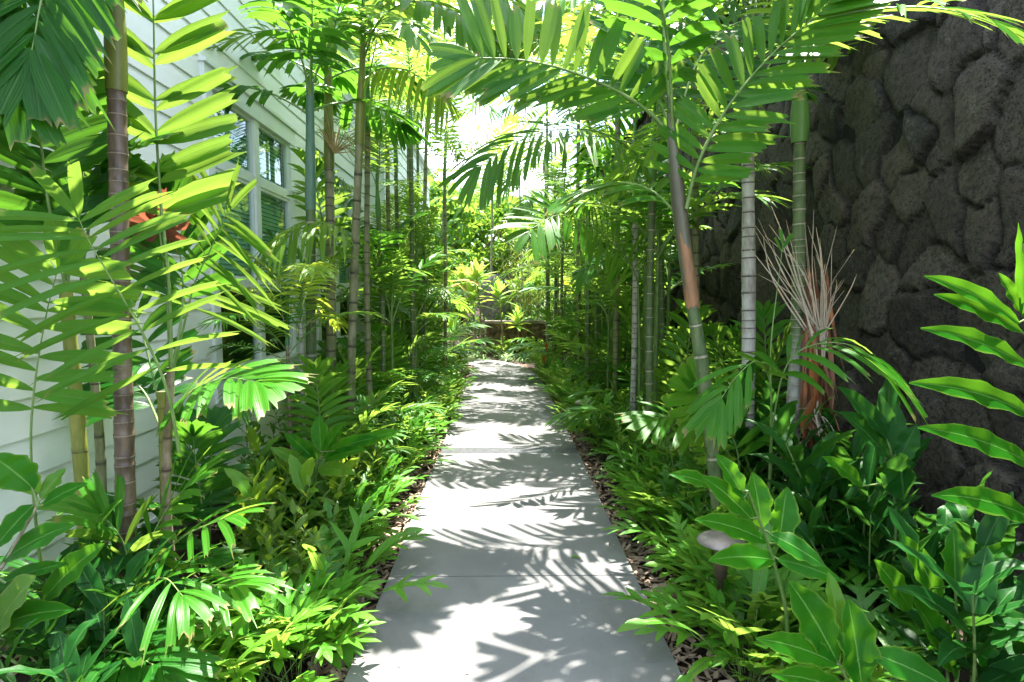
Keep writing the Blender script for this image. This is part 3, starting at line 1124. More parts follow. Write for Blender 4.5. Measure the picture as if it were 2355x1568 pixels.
def fern_leaf(mb, base, az, el, L, rng, w=1.0):
    """A monarch fern leaf: bare stalk, then a blade cut into finger lobes."""
    d = Vector((math.cos(az) * math.cos(el), math.sin(az) * math.cos(el), math.sin(el)))
    st = rng.uniform(0.35, 0.5)
    pts = [base]
    e = el
    k = 9
    bendt = rng.uniform(0.5, 1.3)
    for i in range(k):
        e = el - bendt * ((i + 1) / k) ** 1.6
        pts.append(pts[-1] + Vector((math.cos(az) * math.cos(e), math.sin(az) * math.cos(e), math.sin(e))) * (L / k))
    C = crom(pts, 20)
    mb.tube(C, [0.0022] * 10 + [0.0018] * 10, 3, mat=1)
    side0 = Vector((-math.sin(az), math.cos(az), 0))
    n = rng.choice((2, 3, 3, 4, 4))
    if rng.random() < 0.3:
        n = 0
        w = w * 1.35
    # central strip
    rows = []
    for i in range(8):
        t = st + (1 - st) * i / 7
        x = t * 19
        j = min(18, int(x))
        p = C[j].lerp(C[j + 1], x - j)
        h = 0.019 * w * (math.sin(PI * (0.12 + 0.86 * i / 7)) ** 0.6)
        rows.append([(p - side0 * h, (0.2, i / 7)), (p, (0.5, i / 7)), (p + side0 * h, (0.8, i / 7))])
    mb.grid(rows)
    for i in range(n):
        q = (i + 0.4) / n
        t = st + (1 - st) * (0.08 + 0.8 * q)
        x = t * 19
        j = min(18, int(x))
        p = C[j].lerp(C[j + 1], x - j)
        T = (C[min(19, j + 1)] - C[j]).normalized()
        N = side0.cross(T)
        for sd in (-1, 1):
            a = R(58 - 22 * q + rng.uniform(-8, 8))
            D = T * math.cos(a) + side0 * sd * math.sin(a) + N * rng.uniform(-0.18, 0.1)
            ll = L * (1 - st) * (0.62 - 0.26 * q) * rng.uniform(0.85, 1.12)
            blade(mb, p, D, T, ll, 0.047 * w * rng.uniform(0.85, 1.2), lambda s: max(0.03, (1 - s) ** 0.75 * (0.75 + 0.5 * s) + 0.0), 4, 0.14, 0.12)
    p = C[17]
    blade(mb, p, (C[19] - C[15]), side0, L * (1 - st) * 0.42, 0.046 * w, prof_lance, 4, 0.15, 0.12)


def fern_clump(n, L, mat, seed, w=1.0, spread=0.09):
    rng = random.Random(seed)
    mb = MB()
    for i in range(n):
        az = i * 2.399 + rng.uniform(-.4, .4)
        r = spread * math.sqrt(rng.random())
        el = R(rng.uniform(48, 86))
        fern_leaf(mb, Vector((math.cos(az) * r, math.sin(az) * r, -0.02)), az, el, L * rng.uniform(0.6, 1.12), rng, w)
    return stash(mb.build('fern', [M[mat], M['cane']]))


FERN = [fern_clump(13, 0.50, 'fern', 20 + i, 1.05) for i in range(4)]
FERNB = [fern_clump(13, 0.44, 'fern_bright', 40 + i, 1.0) for i in range(3)]


def shrub(n_st, h, mat, seed, ll=0.15, lw=0.048, nl=13, stem='cane', prof=prof_lance, spread=0.16):
    rng = random.Random(seed)
    mb = MB()
    for s_ in range(n_st):
        az = s_ * 2.399 + rng.uniform(-.5, .5)
        r = spread * math.sqrt((s_ + 0.3) / n_st)
        b = Vector((math.cos(az) * r, math.sin(az) * r, -0.03))
        hh = h * rng.uniform(0.65, 1.1)
        tip = b + Vector((math.cos(az) * hh * rng.uniform(0.08, 0.32), math.sin(az) * hh * rng.uniform(0.08, 0.32), hh))
        C = crom([b, b.lerp(tip, 0.5) + Vector((rng.uniform(-.03, .03), rng.uniform(-.03, .03), 0.03)), tip], 12)
        mb.tube(C, [0.0055 - 0.0003 * i for i in range(12)], 4, mat=1)
        for i in range(nl):
            t = 0.18 + 0.82 * (i / (nl - 1)) ** 0.8
            x = t * 11
            j = min(10, int(x))
            p = C[j].lerp(C[j + 1], x - j)
            a = i * 2.3 + rng.uniform(-.4, .4)
            el = R(8 + 52 * t ** 2 + rng.uniform(-14, 14))
            D = Vector((math.cos(a) * math.cos(el), math.sin(a) * math.cos(el), math.sin(el)))
            W = D.cross(Vector((0, 0, 1))) + Vector((rng.uniform(-.3, .3), rng.uniform(-.3, .3), rng.uniform(-.3, .3)))
            f = 1.0 - 0.35 * max(0, t - 0.6) / 0.4
            blade(mb, p, D, W, ll * f * rng.uniform(0.8, 1.15), lw * f * rng.uniform(0.85, 1.1), prof, 5, 0.3 * (1 - t * 0.6), 0.22, wav=0.12, ph=rng.random() * 6)
    return stash(mb.build('shrub', [M[mat], M[stem]]))


SHRUB = [shrub(7, 0.62, 'bush', 60 + i) for i in range(3)]
SHRUBO = [shrub(6, 0.66, 'bush_olive', 70 + i, 0.16, 0.052, 12) for i in range(2)]
SHRUBN = [shrub(8, 0.5, 'bush', 80 + i, 0.2, 0.034, 12) for i in range(2)]      # narrow leaved


def ginger(n_c, h, mat, seed, ll=0.36, lw=0.088, nl=8, spread=0.14, lean=0.3):
    rng = random.Random(seed)
    mb = MB()
    for s_ in range(n_c):
        az = s_ * 2.399 + rng.uniform(-.5, .5)
        r = spread * math.sqrt((s_ + 0.2) / n_c)
        b = Vector((math.cos(az) * r, math.sin(az) * r, -0.03))
        hh = h * rng.uniform(0.6, 1.08)
        le = lean * rng.uniform(0.3, 1)
        C = crom([b, b + Vector((math.cos(az) * hh * le * 0.3, math.sin(az) * hh * le * 0.3, hh * 0.55)), b + Vector((math.cos(az) * hh * le, math.sin(az) * hh * le, hh))], 12)
        mb.tube(C, [0.0075 - 0.0004 * i for i in range(12)], 5, mat=1)
        pl = rng.uniform(0, PI)
        for i in range(nl):
            t = 0.25 + 0.75 * i / (nl - 1)
            x = t * 11
            j = min(10, int(x))
            p = C[j].lerp(C[j + 1], min(1, x - j))
            T = (C[min(11, j + 1)] - C[j]).normalized()
            a = pl + (PI if i % 2 else 0) + rng.uniform(-.45, .45)
            el = R(28 + 34 * t + rng.uniform(-12, 12))
            D = Vector((math.cos(a) * math.cos(el), math.sin(a) * math.cos(el), math.sin(el)))
            W = D.cross(Vector((0, 0, 1))) + Vector((rng.uniform(-.2, .2), rng.uniform(-.2, .2), rng.uniform(-.2, .2)))
            blade(mb, p, D, W, ll * rng.uniform(0.8, 1.12), lw * rng.uniform(0.85, 1.1), prof_ell, 9, rng.uniform(0.2, 0.5), 0.2, wav=0.16, wn=3, cols=4, ph=rng.random() * 6)
    return stash(mb.build('ginger_plant', [M[mat], M['cane']]))


GING = [ginger(6, 0.75, 'ginger', 90 + i) for i in range(3)]
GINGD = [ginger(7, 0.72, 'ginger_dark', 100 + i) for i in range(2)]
GINGP = [ginger(5, 0.62, 'ginger_pale', 110 + i, 0.34, 0.085) for i in range(2)]


def strap_clump(n, L, w, mat, seed):
    rng = random.Random(seed)
    mb = MB()
    for i in range(n):
        az = i * 2.399 + rng.uniform(-.4, .4)
        el = R(rng.uniform(40, 82))
        D = Vector((math.cos(az) * math.cos(el), math.sin(az) * math.cos(el), math.sin(el)))
        blade(mb, Vector((0, 0, -0.01)), D, Vector((-math.sin(az), math.cos(az), 0)), L * rng.uniform(0.65, 1.1), w, prof_strap, 7, rng.uniform(0.5, 1.0), 0.3)
    return stash(mb.build('spider_plant', M[mat]))


SPIDER = [strap_clump(22, 0.42, 0.020, 'spider', 120 + i) for i in range(2)]
GRASSY = [strap_clump(20, 0.6, 0.022, 'fern', 130 + i) for i in range(2)]


def put(lib, name, label, cat, group, x, y, s=1.0, z=0.0, rng=random):
    me = lib[rng.randrange(len(lib))]
    o = place(me, name, None, (x, y, z), (rng.uniform(-.12, .12), rng.uniform(-.12, .12), rng.uniform(0, 2 * PI)), s)
    return tag(o, label, cat, group)


# ---- mulch along both edges of the path
M['mulch'] = plain_mat('wood_chips', (0.13, 0.075, 0.05), (0.42, 0.31, 0.23), 9, 0.85, 0.3)
rng = random.Random(9)
mb = MB()
for i in range(3800):
    y = 1.6 + 11.5 * rng.random() ** 1.7
    sd = rng.random() < 0.5
    off = 0.012 + 0.19 * rng.random() ** 1.5
    x = ex(LE, min(y, yend)) - off if sd else ex(RE, min(y, yend)) + off
    a, tl = rng.uniform(0, PI), rng.uniform(-.5, .5)
    l, w = rng.uniform(0.012, 0.05), rng.uniform(0.004, 0.014)
    d = Vector((math.cos(a), math.sin(a), tl)) * l
    q = Vector((-math.sin(a), math.cos(a), rng.uniform(-.6, .6))) * w
    c = Vector((x, y, rng.uniform(-0.022, 0.004)))
    n_ = d.cross(q).normalized() * 0.002
    if n_.z < 0:
        n_ = -n_
    mb.poly([c - d - q + n_, c + d - q * 0.6 + n_, c + d * 0.9 + q + n_, c - d + q * 0.7 + n_])
    mb.poly([c - d - q, c + d - q * 0.6, c + d - q * 0.6 + n_, c - d - q + n_])
tag(mb.build('mulch', M['mulch'], smooth=False), kind='stuff', label='loose brown wood chips scattered along the path edges', cat='mulch')

rng = random.Random(12)
mb = MB()
for i in range(170):
    y = 2.0 + 9 * rng.random() ** 1.5
    l, r = ex(LE, y), ex(RE, y)
    q = rng.random() ** 2.6 * 0.5
    x = l + (r - l) * (q if rng.random() < 0.5 else 1 - q)
    if abs(y - yd) < 0.14:
        continue
    a = rng.uniform(0, 2 * PI)
    L_ = rng.uniform(0.008, 0.032)
    blade(mb, Vector((x, y, 0.0325)), Vector((math.cos(a), math.sin(a), 0.04)), Vector((-math.sin(a), math.cos(a), 0)), L_, L_ * rng.uniform(0.15, 0.4), prof_ell, 3, 0.0, 0.25)
tag(mb.build('leaf_litter', M['mulch']), kind='stuff', label='small brown leaf crumbs lying along the path', cat='leaf litter')

# ------------------------------------------------------------------ ferns edging the path
rng = random.Random(31)
GL = 'ferns edging the left of the path'
GR = 'ferns edging the right of the path'


def fern_row(side, E, y0, y1, n, o0, o1, lib, label, group, s0, s1, pw=1.35):
    for i in range(n):
        y = y0 + (y1 - y0) * ((i + rng.random()) / n) ** pw
        off = o0 + (o1 - o0) * rng.random()
        x = ex(E, min(y, yend)) + side * off
        put(lib, 'fern', label, 'fern', group, x, y, rng.uniform(s0, s1), rng=rng)


FLAB_L = 'green fern with finger lobed leaves in the left bed beside the path'
FLAB_R = 'green fern with finger lobed leaves in the right bed beside the path'
fern_row(-1, LE, 2.25, 8.5, 70, 0.17, 0.62, FERN, FLAB_L, GL, 0.5, 1.0)
fern_row(1, RE, 2.15, 8.5, 66, 0.25, 0.78, FERN, FLAB_R, GR, 0.5, 1.15)
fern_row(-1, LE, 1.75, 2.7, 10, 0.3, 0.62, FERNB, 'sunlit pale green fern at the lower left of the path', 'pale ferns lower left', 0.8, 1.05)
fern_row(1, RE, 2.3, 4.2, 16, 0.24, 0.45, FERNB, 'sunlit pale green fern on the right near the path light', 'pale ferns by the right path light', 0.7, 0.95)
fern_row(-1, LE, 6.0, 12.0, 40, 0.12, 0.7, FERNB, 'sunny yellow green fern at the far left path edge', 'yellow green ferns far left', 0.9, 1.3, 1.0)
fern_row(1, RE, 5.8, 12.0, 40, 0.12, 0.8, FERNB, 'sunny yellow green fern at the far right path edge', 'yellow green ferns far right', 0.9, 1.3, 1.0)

# ------------------------------------------------------------------ shrubs and gingers behind the ferns
def band(lib, name, label, cat, group, n, xr, yr, s0, s1, pw=1.3, seed=0):
    g = random.Random(seed)
    for i in range(n):
        y = yr[0] + (yr[1] - yr[0]) * ((i + g.random()) / n) ** pw
        put(lib, name, label, cat, group, g.uniform(*xr), y, g.uniform(s0, s1), rng=g)


band(SHRUB, 'shrub', 'bushy green shrub with lance shaped leaves behind the left ferns', 'shrub', 'green shrubs left bed', 22, (-1.7, -1.1), (3.5, 9), 0.7, 1.15, seed=1)
band(SHRUBO, 'shrub', 'olive shrub with yellow edged leaves low in the left bed', 'shrub', 'olive shrubs left bed', 9, (-1.3, -0.95), (2.5, 4.4), 0.65, 0.9, 1.0, seed=2)
band(SHRUBN, 'shrub', 'narrow leaved green shrub in the right bed behind the ferns', 'shrub', 'narrow leaved shrubs right bed', 26, (1.3, 2.3), (2.9, 9), 0.75, 1.2, seed=3)
band(SHRUB, 'shrub', 'bushy green shrub with lance shaped leaves in the right bed', 'shrub', 'green shrubs right bed', 14, (1.15, 1.9), (3.4, 8), 0.7, 1.0, seed=4)
band(SHRUBN, 'shrub', 'low narrow leaved shrub among the ferns right of the path', 'shrub', 'low narrow shrubs right edge', 11, (1.0, 1.4), (2.9, 6.0), 0.6, 0.85, seed=23)
band(SHRUB, 'shrub', 'low leafy shrub among the ferns left of the path', 'shrub', 'low shrubs left edge', 8, (-1.15, -0.9), (3.2, 6.5), 0.45, 0.65, seed=24)
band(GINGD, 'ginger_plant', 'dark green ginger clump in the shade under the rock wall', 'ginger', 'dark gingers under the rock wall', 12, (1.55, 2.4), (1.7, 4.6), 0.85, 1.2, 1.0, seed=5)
band(GRASSY, 'grass_clump', 'arching grassy clump among the plants in the left bed', 'grass', 'grassy clumps left bed', 10, (-1.7, -1.0), (4.5, 9.5), 0.9, 1.3, seed=6)
band(GRASSY, 'grass_clump', 'arching grassy clump among the plants in the right bed', 'grass', 'grassy clumps right bed', 12, (1.0, 1.9), (5, 11), 0.9, 1.3, seed=7)
band(SPIDER, 'spider_plant', 'white striped spider plant at the far end of the path', 'plant', 'spider plants at the path end', 16, (-0.9, 1.2), (13.2, 14.6), 0.9, 1.35, 1.0, seed=8)

# ------------------------------------------------------------------ young palms
g = random.Random(77)
for i in range(16):
    y = 4.2 + 0.5 * i
    young_palm('young palm with arching fronds rising among the left shrubs', (g.uniform(-1.75, -1.15), y, 0), 6, g.uniform(0.8, 1.0) + 0.05 * (y - 4), 'young', g.random() * 6, 'young palms left bed', 200 + i)
for i in range(16):
    y = 4.6 + 0.5 * i
    young_palm('young palm with arching fronds rising among the right shrubs', (g.uniform(1.2, 2.2), y, 0), 6, g.uniform(0.85, 1.1) + 0.05 * (y - 4), 'young', g.random() * 6, 'young palms right bed', 230 + i)
for i in range(9):
    young_palm('thin stemmed palm with a tuft of fine fronds in the left bed', (g.uniform(-1.75, -1.1), 6.0 + 0.72 * i, 0), 5, g.uniform(0.85, 1.15), ('young', 'youngdeep', 'young')[i % 3], g.random() * 6, 'thin stemmed palms left bed', 300 + i, g.uniform(0.8, 2.3))
for i in range(9):
    young_palm('thin stemmed palm with a tuft of fine fronds in the right bed', (g.uniform(1.15, 2.2), 5.4 + 0.75 * i, 0), 5, g.uniform(0.85, 1.2), ('young', 'youngdeep', 'young')[i % 3], g.random() * 6, 'thin stemmed palms right bed', 330 + i, g.uniform(0.7, 2.3))
for i in range(6):
    young_palm('slim stemmed palm tuft with bright feathery fronds before the far left trunks', (g.uniform(-1.45, -1.0), 6.3 + 0.75 * i, 0), 6, g.uniform(0.7, 0.9), 'young', g.random() * 6, 'feathery palm tufts left bed', 360 + i, g.uniform(1.2, 2.5))
    young_palm('slim stemmed palm tuft with bright feathery fronds before the far right trunks', (g.uniform(1.1, 1.6), 6.6 + 0.75 * i, 0), 6, g.uniform(0.7, 0.9), 'young', g.random() * 6, 'feathery palm tufts right bed', 370 + i, g.uniform(1.2, 2.5))
for i in range(3):
    young_palm('dark young palm beside the house wall at the left', (g.uniform(-1.75, -1.45), 2.1 + 0.5 * i, 0), 5, g.uniform(0.55, 0.7), 'youngdeep', g.random() * 6, 'dark young palms by the house', 260 + i)

# ------------------------------------------------------------------ palms close on the left
def gpt(x, d, xb=None):
    """Foot of a trunk seen at photo column x, d metres down the path."""
    p = P(x, 784, d)
    return Vector((p.x, d, -0.03))


# the stout dark trunk
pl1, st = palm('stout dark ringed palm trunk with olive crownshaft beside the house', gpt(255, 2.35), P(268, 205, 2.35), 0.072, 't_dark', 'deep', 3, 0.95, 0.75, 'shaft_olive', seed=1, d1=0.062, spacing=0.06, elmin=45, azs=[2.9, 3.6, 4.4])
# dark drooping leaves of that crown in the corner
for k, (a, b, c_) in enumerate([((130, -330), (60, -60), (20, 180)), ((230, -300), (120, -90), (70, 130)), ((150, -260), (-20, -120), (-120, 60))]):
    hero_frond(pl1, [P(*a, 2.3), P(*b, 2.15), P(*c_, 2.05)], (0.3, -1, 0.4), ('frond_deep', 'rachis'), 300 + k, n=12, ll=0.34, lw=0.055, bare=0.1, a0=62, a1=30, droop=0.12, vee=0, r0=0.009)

pl2, st = palm('yellow green palm trunk left of the stout dark trunk', gpt(165, 2.42), P(150, 655, 2.42), 0.056, 't_yellow', 'deep', 0, 1, 0.0, seed=2, d1=0.05, spacing=0.16, spear=False)
hero_frond(pl2, [P(150, 650, 2.42), P(112, 470, 2.35), P(90, 300, 2.3), P(68, 160, 2.25)], (1, -0.6, 0), ('frond_deep', 'rachis'), 11, n=11, ll=0.34, lw=0.062, bare=0.2, a0=72, a1=38, droop=0.12, vee=8, r0=0.009)
hero_frond(pl2, [P(152, 655, 2.42), P(175, 520, 2.5), P(190, 400, 2.55), P(150, 220, 2.6)], (-0.3, -1, 0.2), ('frond_deep', 'rachis'), 12, n=10, ll=0.36, lw=0.062, bare=0.3, a0=70, a1=35, droop=0.15, vee=5, r0=0.009)
hero_frond(pl2, [P(145, 1540, 2.38), P(95, 1300, 2.3), P(72, 1060, 2.2), P(78, 900, 2.18), P(105, 730, 2.15), P(135, 610, 2.12)], (0.4, -1, 0.3), ('frond', 'rachis'), 13, n=9, ll=0.30, lw=0.055, bare=0.52, a0=80, a1=60, droop=0.1, vee=5, r0=0.008)

pl3, st = palm('thin grey green palm stem close against the siding', gpt(205, 2.75), P(190, 600, 2.75), 0.042, 't_mossy', 'deep', 0, 0.7, 0.0, seed=3, spacing=0.12, spear=False)
hero_frond(pl3, [P(190, 605, 2.75), P(215, 470, 2.7), P(250, 380, 2.65), P(330, 330, 2.6)], (0, -0.5, 1), ('frond_deep', 'rachis'), 14, n=10, ll=0.3, lw=0.06, bare=0.25, a0=70, a1=35, droop=0.2, vee=5, r0=0.008)
hero_frond(pl3, [P(192, 610, 2.75), P(150, 470, 2.7), P(60, 400, 2.6), P(-40, 420, 2.5)], (0, -0.5, 1), ('frond_deep', 'rachis'), 15, n=10, ll=0.3, lw=0.06, bare=0.25, a0=70, a1=35, droop=0.2, vee=5, r0=0.008)

# brown cane carrying the tall fan of broad leaflets
pl4, st = palm('thin brown palm cane carrying a tall upright frond by the window', gpt(385, 2.62), P(393, 845, 2.62), 0.042, 't_brown', 'broad', 0, 1, 0.0, seed=4, d1=0.034, spacing=0.15, spear=False)
hero_frond(pl4, [P(394, 850, 2.62), P(388, 650, 2.62), P(370, 470, 2.61), P(357, 250, 2.6), P(352, 0, 2.58), P(340, -220, 2.55)], (0.15, -1, 0.1), ('frond', 'rachis'), 16,
           n=17, ll=0.35, lw=0.082, bare=0.36, a0=66, a1=50, droop=0.05, vee=4, r0=0.009, pair=0.5, lo=0.85, sadd=(-8, 2))
pl5, st = palm('green palm cane just left of the brown cane', gpt(352, 2.75), P(372, 900, 2.75), 0.048, 't_yellow', 'broad', 0, 1, 0.0, seed=5, spacing=0.14, spear=False)
# the frond whose stalk crosses the dark trunk
hero_frond(pl5, [P(412, 1040, 2.35), P(385, 900, 2.28), P(330, 770, 2.2), P(255, 640, 2.12), P(205, 555, 2.08), P(180, 500, 2.05)], (0.2, -0.75, 0.65), ('frond', 'rachis'), 17,
           n=11, ll=0.34, lw=0.027, bare=0.25, a0=92, a1=64, droop=0.12, vee=4, jag=True, r0=0.0075, lo=0.8)
# glossy arching frond in front of the window
hero_frond(pl5, [P(380, 930, 2.75), P(420, 760, 2.72), P(448, 650, 2.7), P(490, 560, 2.66), P(520, 490, 2.62)], (0.35, -0.5, 0.8), ('frond', 'rachis'), 18,
           n=13, ll=0.42, lw=0.025, bare=0.34, a0=84, a1=72, droop=0.16, vee=2, r0=0.0075, lo=0.8)
hero_frond(pl5, [P(378, 960, 2.75), P(440, 900, 2.7), P(520, 870, 2.6), P(600, 880, 2.5)], (0, -0.4, 1), ('frond', 'rachis'), 19, n=10, ll=0.3, lw=0.05, bare=0.15, a0=70, a1=30, droop=0.2, vee=5, r0=0.007)
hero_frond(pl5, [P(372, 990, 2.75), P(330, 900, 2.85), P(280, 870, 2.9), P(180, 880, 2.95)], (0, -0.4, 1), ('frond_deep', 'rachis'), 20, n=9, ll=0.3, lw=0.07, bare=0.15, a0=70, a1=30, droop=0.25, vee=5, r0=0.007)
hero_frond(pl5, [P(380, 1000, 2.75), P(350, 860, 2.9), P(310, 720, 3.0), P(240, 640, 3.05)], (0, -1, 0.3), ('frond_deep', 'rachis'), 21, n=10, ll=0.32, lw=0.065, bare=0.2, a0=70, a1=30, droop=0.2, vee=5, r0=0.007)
hero_frond(pl4, [P(392, 870, 2.62), P(420, 700, 2.7), P(410, 560, 2.75), P(380, 440, 2.8)], (0, -1, 0.3), ('frond_deep', 'rachis'), 22, n=9, ll=0.3, lw=0.07, bare=0.35, a0=60, a1=20, droop=0.12, vee=5, r0=0.007)

sl = thing('young_palm', 'low palm with long strap leaflets arching over the bottom left bed', 'palm', Vector((P(305, 784, 2.25).x, 2.25, -0.03)))
b = sl.location
mb = MB()
mb.tube([(0, 0, 0), P(310, 1480, 2.25) - b, P(316, 1400, 2.25) - b], [0.016, 0.014, 0.010], 8)
mb.build('stem', M['cane'], sl)
for k, (pp, n_, l_, w_, dr) in enumerate([([(314, 1430, 2.25), (350, 1310, 2.22), (420, 1235, 2.15), (520, 1190, 2.05)], 7, 0.28, 0.026, 0.25), ([(312, 1470, 2.25), (370, 1390, 2.2), (450, 1350, 2.1), (540, 1345, 2.0)], 8, 0.28, 0.026, 0.35),
                                          ([(310, 1460, 2.25), (260, 1390, 2.2), (200, 1370, 2.12), (140, 1400, 2.05)], 6, 0.26, 0.024, 0.35), ([(314, 1400, 2.25), (340, 1260, 2.28), (390, 1160, 2.3), (440, 1110, 2.3)], 8, 0.28, 0.030, 0.2),
                                          ([(314, 1440, 2.25), (340, 1350, 2.1), (380, 1330, 1.95), (420, 1370, 1.82)], 6, 0.24, 0.024, 0.35), ([(312, 1440, 2.25), (300, 1330, 2.25), (280, 1240, 2.22), (230, 1180, 2.2)], 7, 0.28, 0.036, 0.2)]):
    hero_frond(sl, [P(*q) for q in pp], (0, -0.25, 1), ('frond', 'rachis'), 500 + k, n=n_, ll=l_, lw=w_, bare=0.25, a0=62, a1=22, droop=dr, vee=6, r0=0.006)

M['red_leaf'] = leaf_mat('flare_red_leaf', (0.16, 0.035, 0.02), (0.34, 0.10, 0.06), (0.45, 0.14, 0.07), 0.35, 0.45, vein=0.0, tip=False)  # lens flare red, put into the leaf colour of an added fan
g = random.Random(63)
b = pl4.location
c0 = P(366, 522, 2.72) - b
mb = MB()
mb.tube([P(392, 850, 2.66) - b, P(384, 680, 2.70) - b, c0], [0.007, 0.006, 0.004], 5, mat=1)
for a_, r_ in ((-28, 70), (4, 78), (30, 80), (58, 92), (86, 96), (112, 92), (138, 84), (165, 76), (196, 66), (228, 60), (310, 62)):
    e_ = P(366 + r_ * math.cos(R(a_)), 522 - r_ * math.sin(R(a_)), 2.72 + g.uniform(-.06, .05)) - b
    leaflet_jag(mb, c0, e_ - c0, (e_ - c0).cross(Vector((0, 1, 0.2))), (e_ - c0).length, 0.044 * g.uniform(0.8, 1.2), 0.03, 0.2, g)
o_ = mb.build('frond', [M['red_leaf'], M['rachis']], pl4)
o_['label'] = 'added fan of leaflets tinted lens flare red'

# ------------------------------------------------------------------ palms by the two windows
pm1, st = palm('smooth blue green palm trunk between the two windows', gpt(716, 4.7), P(714, 480, 4.7), 0.085, 't_green', 'fish', 6, 0.95, 0.95, 'shaft_blue', 0.6, sr=0.8, belly=1.12, seed=6, d1=0.072, spacing=0.2, elmin=30, azs=[0.2, 4.6, 5.2, 1.9, 0.8, 3.6])
pm2, st = palm('ringed palm trunk with a straw coloured flower spray at its crown', gpt(748, 5.2), P(757, 385, 5.2), 0.085, 't_mossy', 'fish', 6, 0.95, 0.95, 'shaft_olive', 1.9, sr=0.8, belly=1.15, seed=7, d1=0.075, spacing=0.11, elmin=30, azs=[0.1, 4.4, 5.4, 1.8, 0.6, 3.4])
# flower spray of that palm
mb = MB()
g = random.Random(5)
b0 = P(768, 352, 5.12) - pm2.location
for i in range(26):
    a = g.uniform(-0.4, 2.4)
    L_ = g.uniform(0.18, 0.42)
    d = Vector((math.cos(a) * 0.9, g.uniform(-0.5, 0.3), math.sin(a) * 0.9))
    c1 = b0 + d * L_ * 0.5 + Vector((0, 0, 0.06))
    mb.tube([b0, c1, b0 + d * L_ + Vector((0.03, 0, -0.12 * g.random()))], [0.005, 0.004, 0.002], 4)
mb.build('flower_spray', plain_mat('straw', (0.30, 0.20, 0.08), (0.46, 0.36, 0.17), 20, 0.6), pm2)
pm3, st = palm('long green palm stem leaning towards the path by the far window', gpt(795, 4.95), P(826, 330, 4.95), 0.075, 't_mossy', 'broad', 5, 0.7, 0.95, 'shaft_olive', 2.7, seed=8, d1=0.066, spacing=0.17)
hero_frond(pm3, [P(832, 190, 4.95), P(870, 160, 4.85), P(930, 160, 4.7), P(990, 195, 4.6), P(1025, 225, 4.55)], (0, -0.3, 1), ('frond_yellow', 'rachis'), 23, n=17, ll=0.25, lw=0.034, bare=0.1, a0=80, a1=50, droop=0.9, vee=-20, jag=False, r0=0.008)  # yellow leaf colour stands in for light coming through the leaflets
hero_frond(pm3, [P(822, 600, 4.95), P(800, 540, 4.9), P(745, 512, 4.75), P(690, 520, 4.6), P(630, 556, 4.45)], (0, -0.3, 1), ('frond_yellow', 'rachis'), 61, n=18, ll=0.42, lw=0.034, bare=0.12, a0=72, a1=35, droop=0.75, vee=2, jag=False, r0=0.008)
pm4, st = palm('slim palm stem close beside the long green stem', gpt(850, 5.5), P(845, 300, 5.5), 0.06, 't_mossy', 'fine', 4, 0.6, 0.6, 'shaft', 0.2, seed=9, spacing=0.12)
palm('low thin palm cane under the first window', gpt(702, 4.3), P(690, 720, 4.3), 0.035, 't_grey', 'yellow', 6, 0.62, 0.1, 'shaft', 1.0, seed=10, spacing=0.07)
palm('low dark palm cane beside the first window sill', gpt(672, 4.2), P(660, 790, 4.2), 0.03, 't_brown', 'fine', 5, 0.5, 0.08, 'shaft', 2.0, seed=11, spacing=0.07)

# ------------------------------------------------------------------ palms further down the left side
LL = [(890, 7.4, 330, 't_mossy', 'fine', 'brown stemmed palm left of the corner board'), (910, 8.0, 380, 't_green', 'broad', 'green stemmed palm in front of the corner board'),
      (944, 7.0, 300, 't_green', 'broad', 'curved green palm stem right of the house corner'), (980, 8.6, 320, 't_mossy', 'fine', 'slim palm right of the curved green stem'),
      (1022, 9.8, 420, 't_mossy', 'broad', 'slim mossy palm at the far left path bend'), (870, 6.4, 500, 't_green', 'fine', 'short palm before the house corner'),
      (960, 10.5, 300, 't_green', 'fine', 'tall palm behind the curved green stem')]
for i, (x, d, y, tm, fr, lab) in enumerate(LL):
    palm(lab, gpt(x - 6 + (i % 3) * 5, d), P(x, y, d), 0.06, tm, fr, 5, 0.66, 0.45, 'shaft', i * 1.3, seed=20 + i, spacing=0.12)

# ------------------------------------------------------------------ palms on the right
b1 = GP(1660, 1330, 0)
b1 = Vector((P(1668, 1200, 3.25).x, 3.25, -0.03))
pr1, st = palm('leaning green ringed palm with an orange scar right of the path', b1, P(1592, 705, 3.2), 0.085, 't_green', 'broad', 0, 1, 0.0, mid=P(1622, 900, 3.22), seed=12, d1=0.066, spacing=0.17, spear=False)
bb = pr1.location
mb = MB()
C_ = crom([P(1593, 712, 3.2) - bb, P(1587, 660, 3.2) - bb, P(1580, 610, 3.2) - bb, P(1569, 545, 3.2) - bb], 30)
rows = []
for j in range(12):
    r = []
    for q in range(25):
        a = 2 * PI * q / 24
        hi = 19 + 9 * math.cos(a + 1.9) + 2.2 * math.sin(5 * a) + 1.2 * math.sin(11 * a)
        lo_ = 1.2 + 0.7 * math.sin(3 * a) + 0.5 * math.sin(8 * a)
        x = lo_ + (hi - lo_) * j / 11
        k = min(28, int(x))
        c_ = C_[k].lerp(C_[k + 1], x - k)
        r.append((c_ + Vector((math.cos(a), math.sin(a), 0)) * (0.0385 + 0.002 * math.sin(3 * a) * j / 11 - 0.0012 * (j in (0, 11))), (q / 24, j / 11)))
    rows.append(r)
mb.grid(rows)
mb.build('orange_sheath', M['orange'], pr1)
mb = MB()
mb.tube([P(1592, 708, 3.2) - bb, P(1583, 640, 3.2) - bb, P(1568, 530, 3.2) - bb, P(1560, 460, 3.2) - bb, P(1552, 380, 3.19) - bb, P(1545, 300, 3.18) - bb, P(1538, 200, 3.17) - bb], [0.034, 0.0355, 0.039, 0.040, 0.034, 0.026, 0.014], 14)
mb.build('crownshaft', M['shaft_dark'], pr1)
mb = MB()
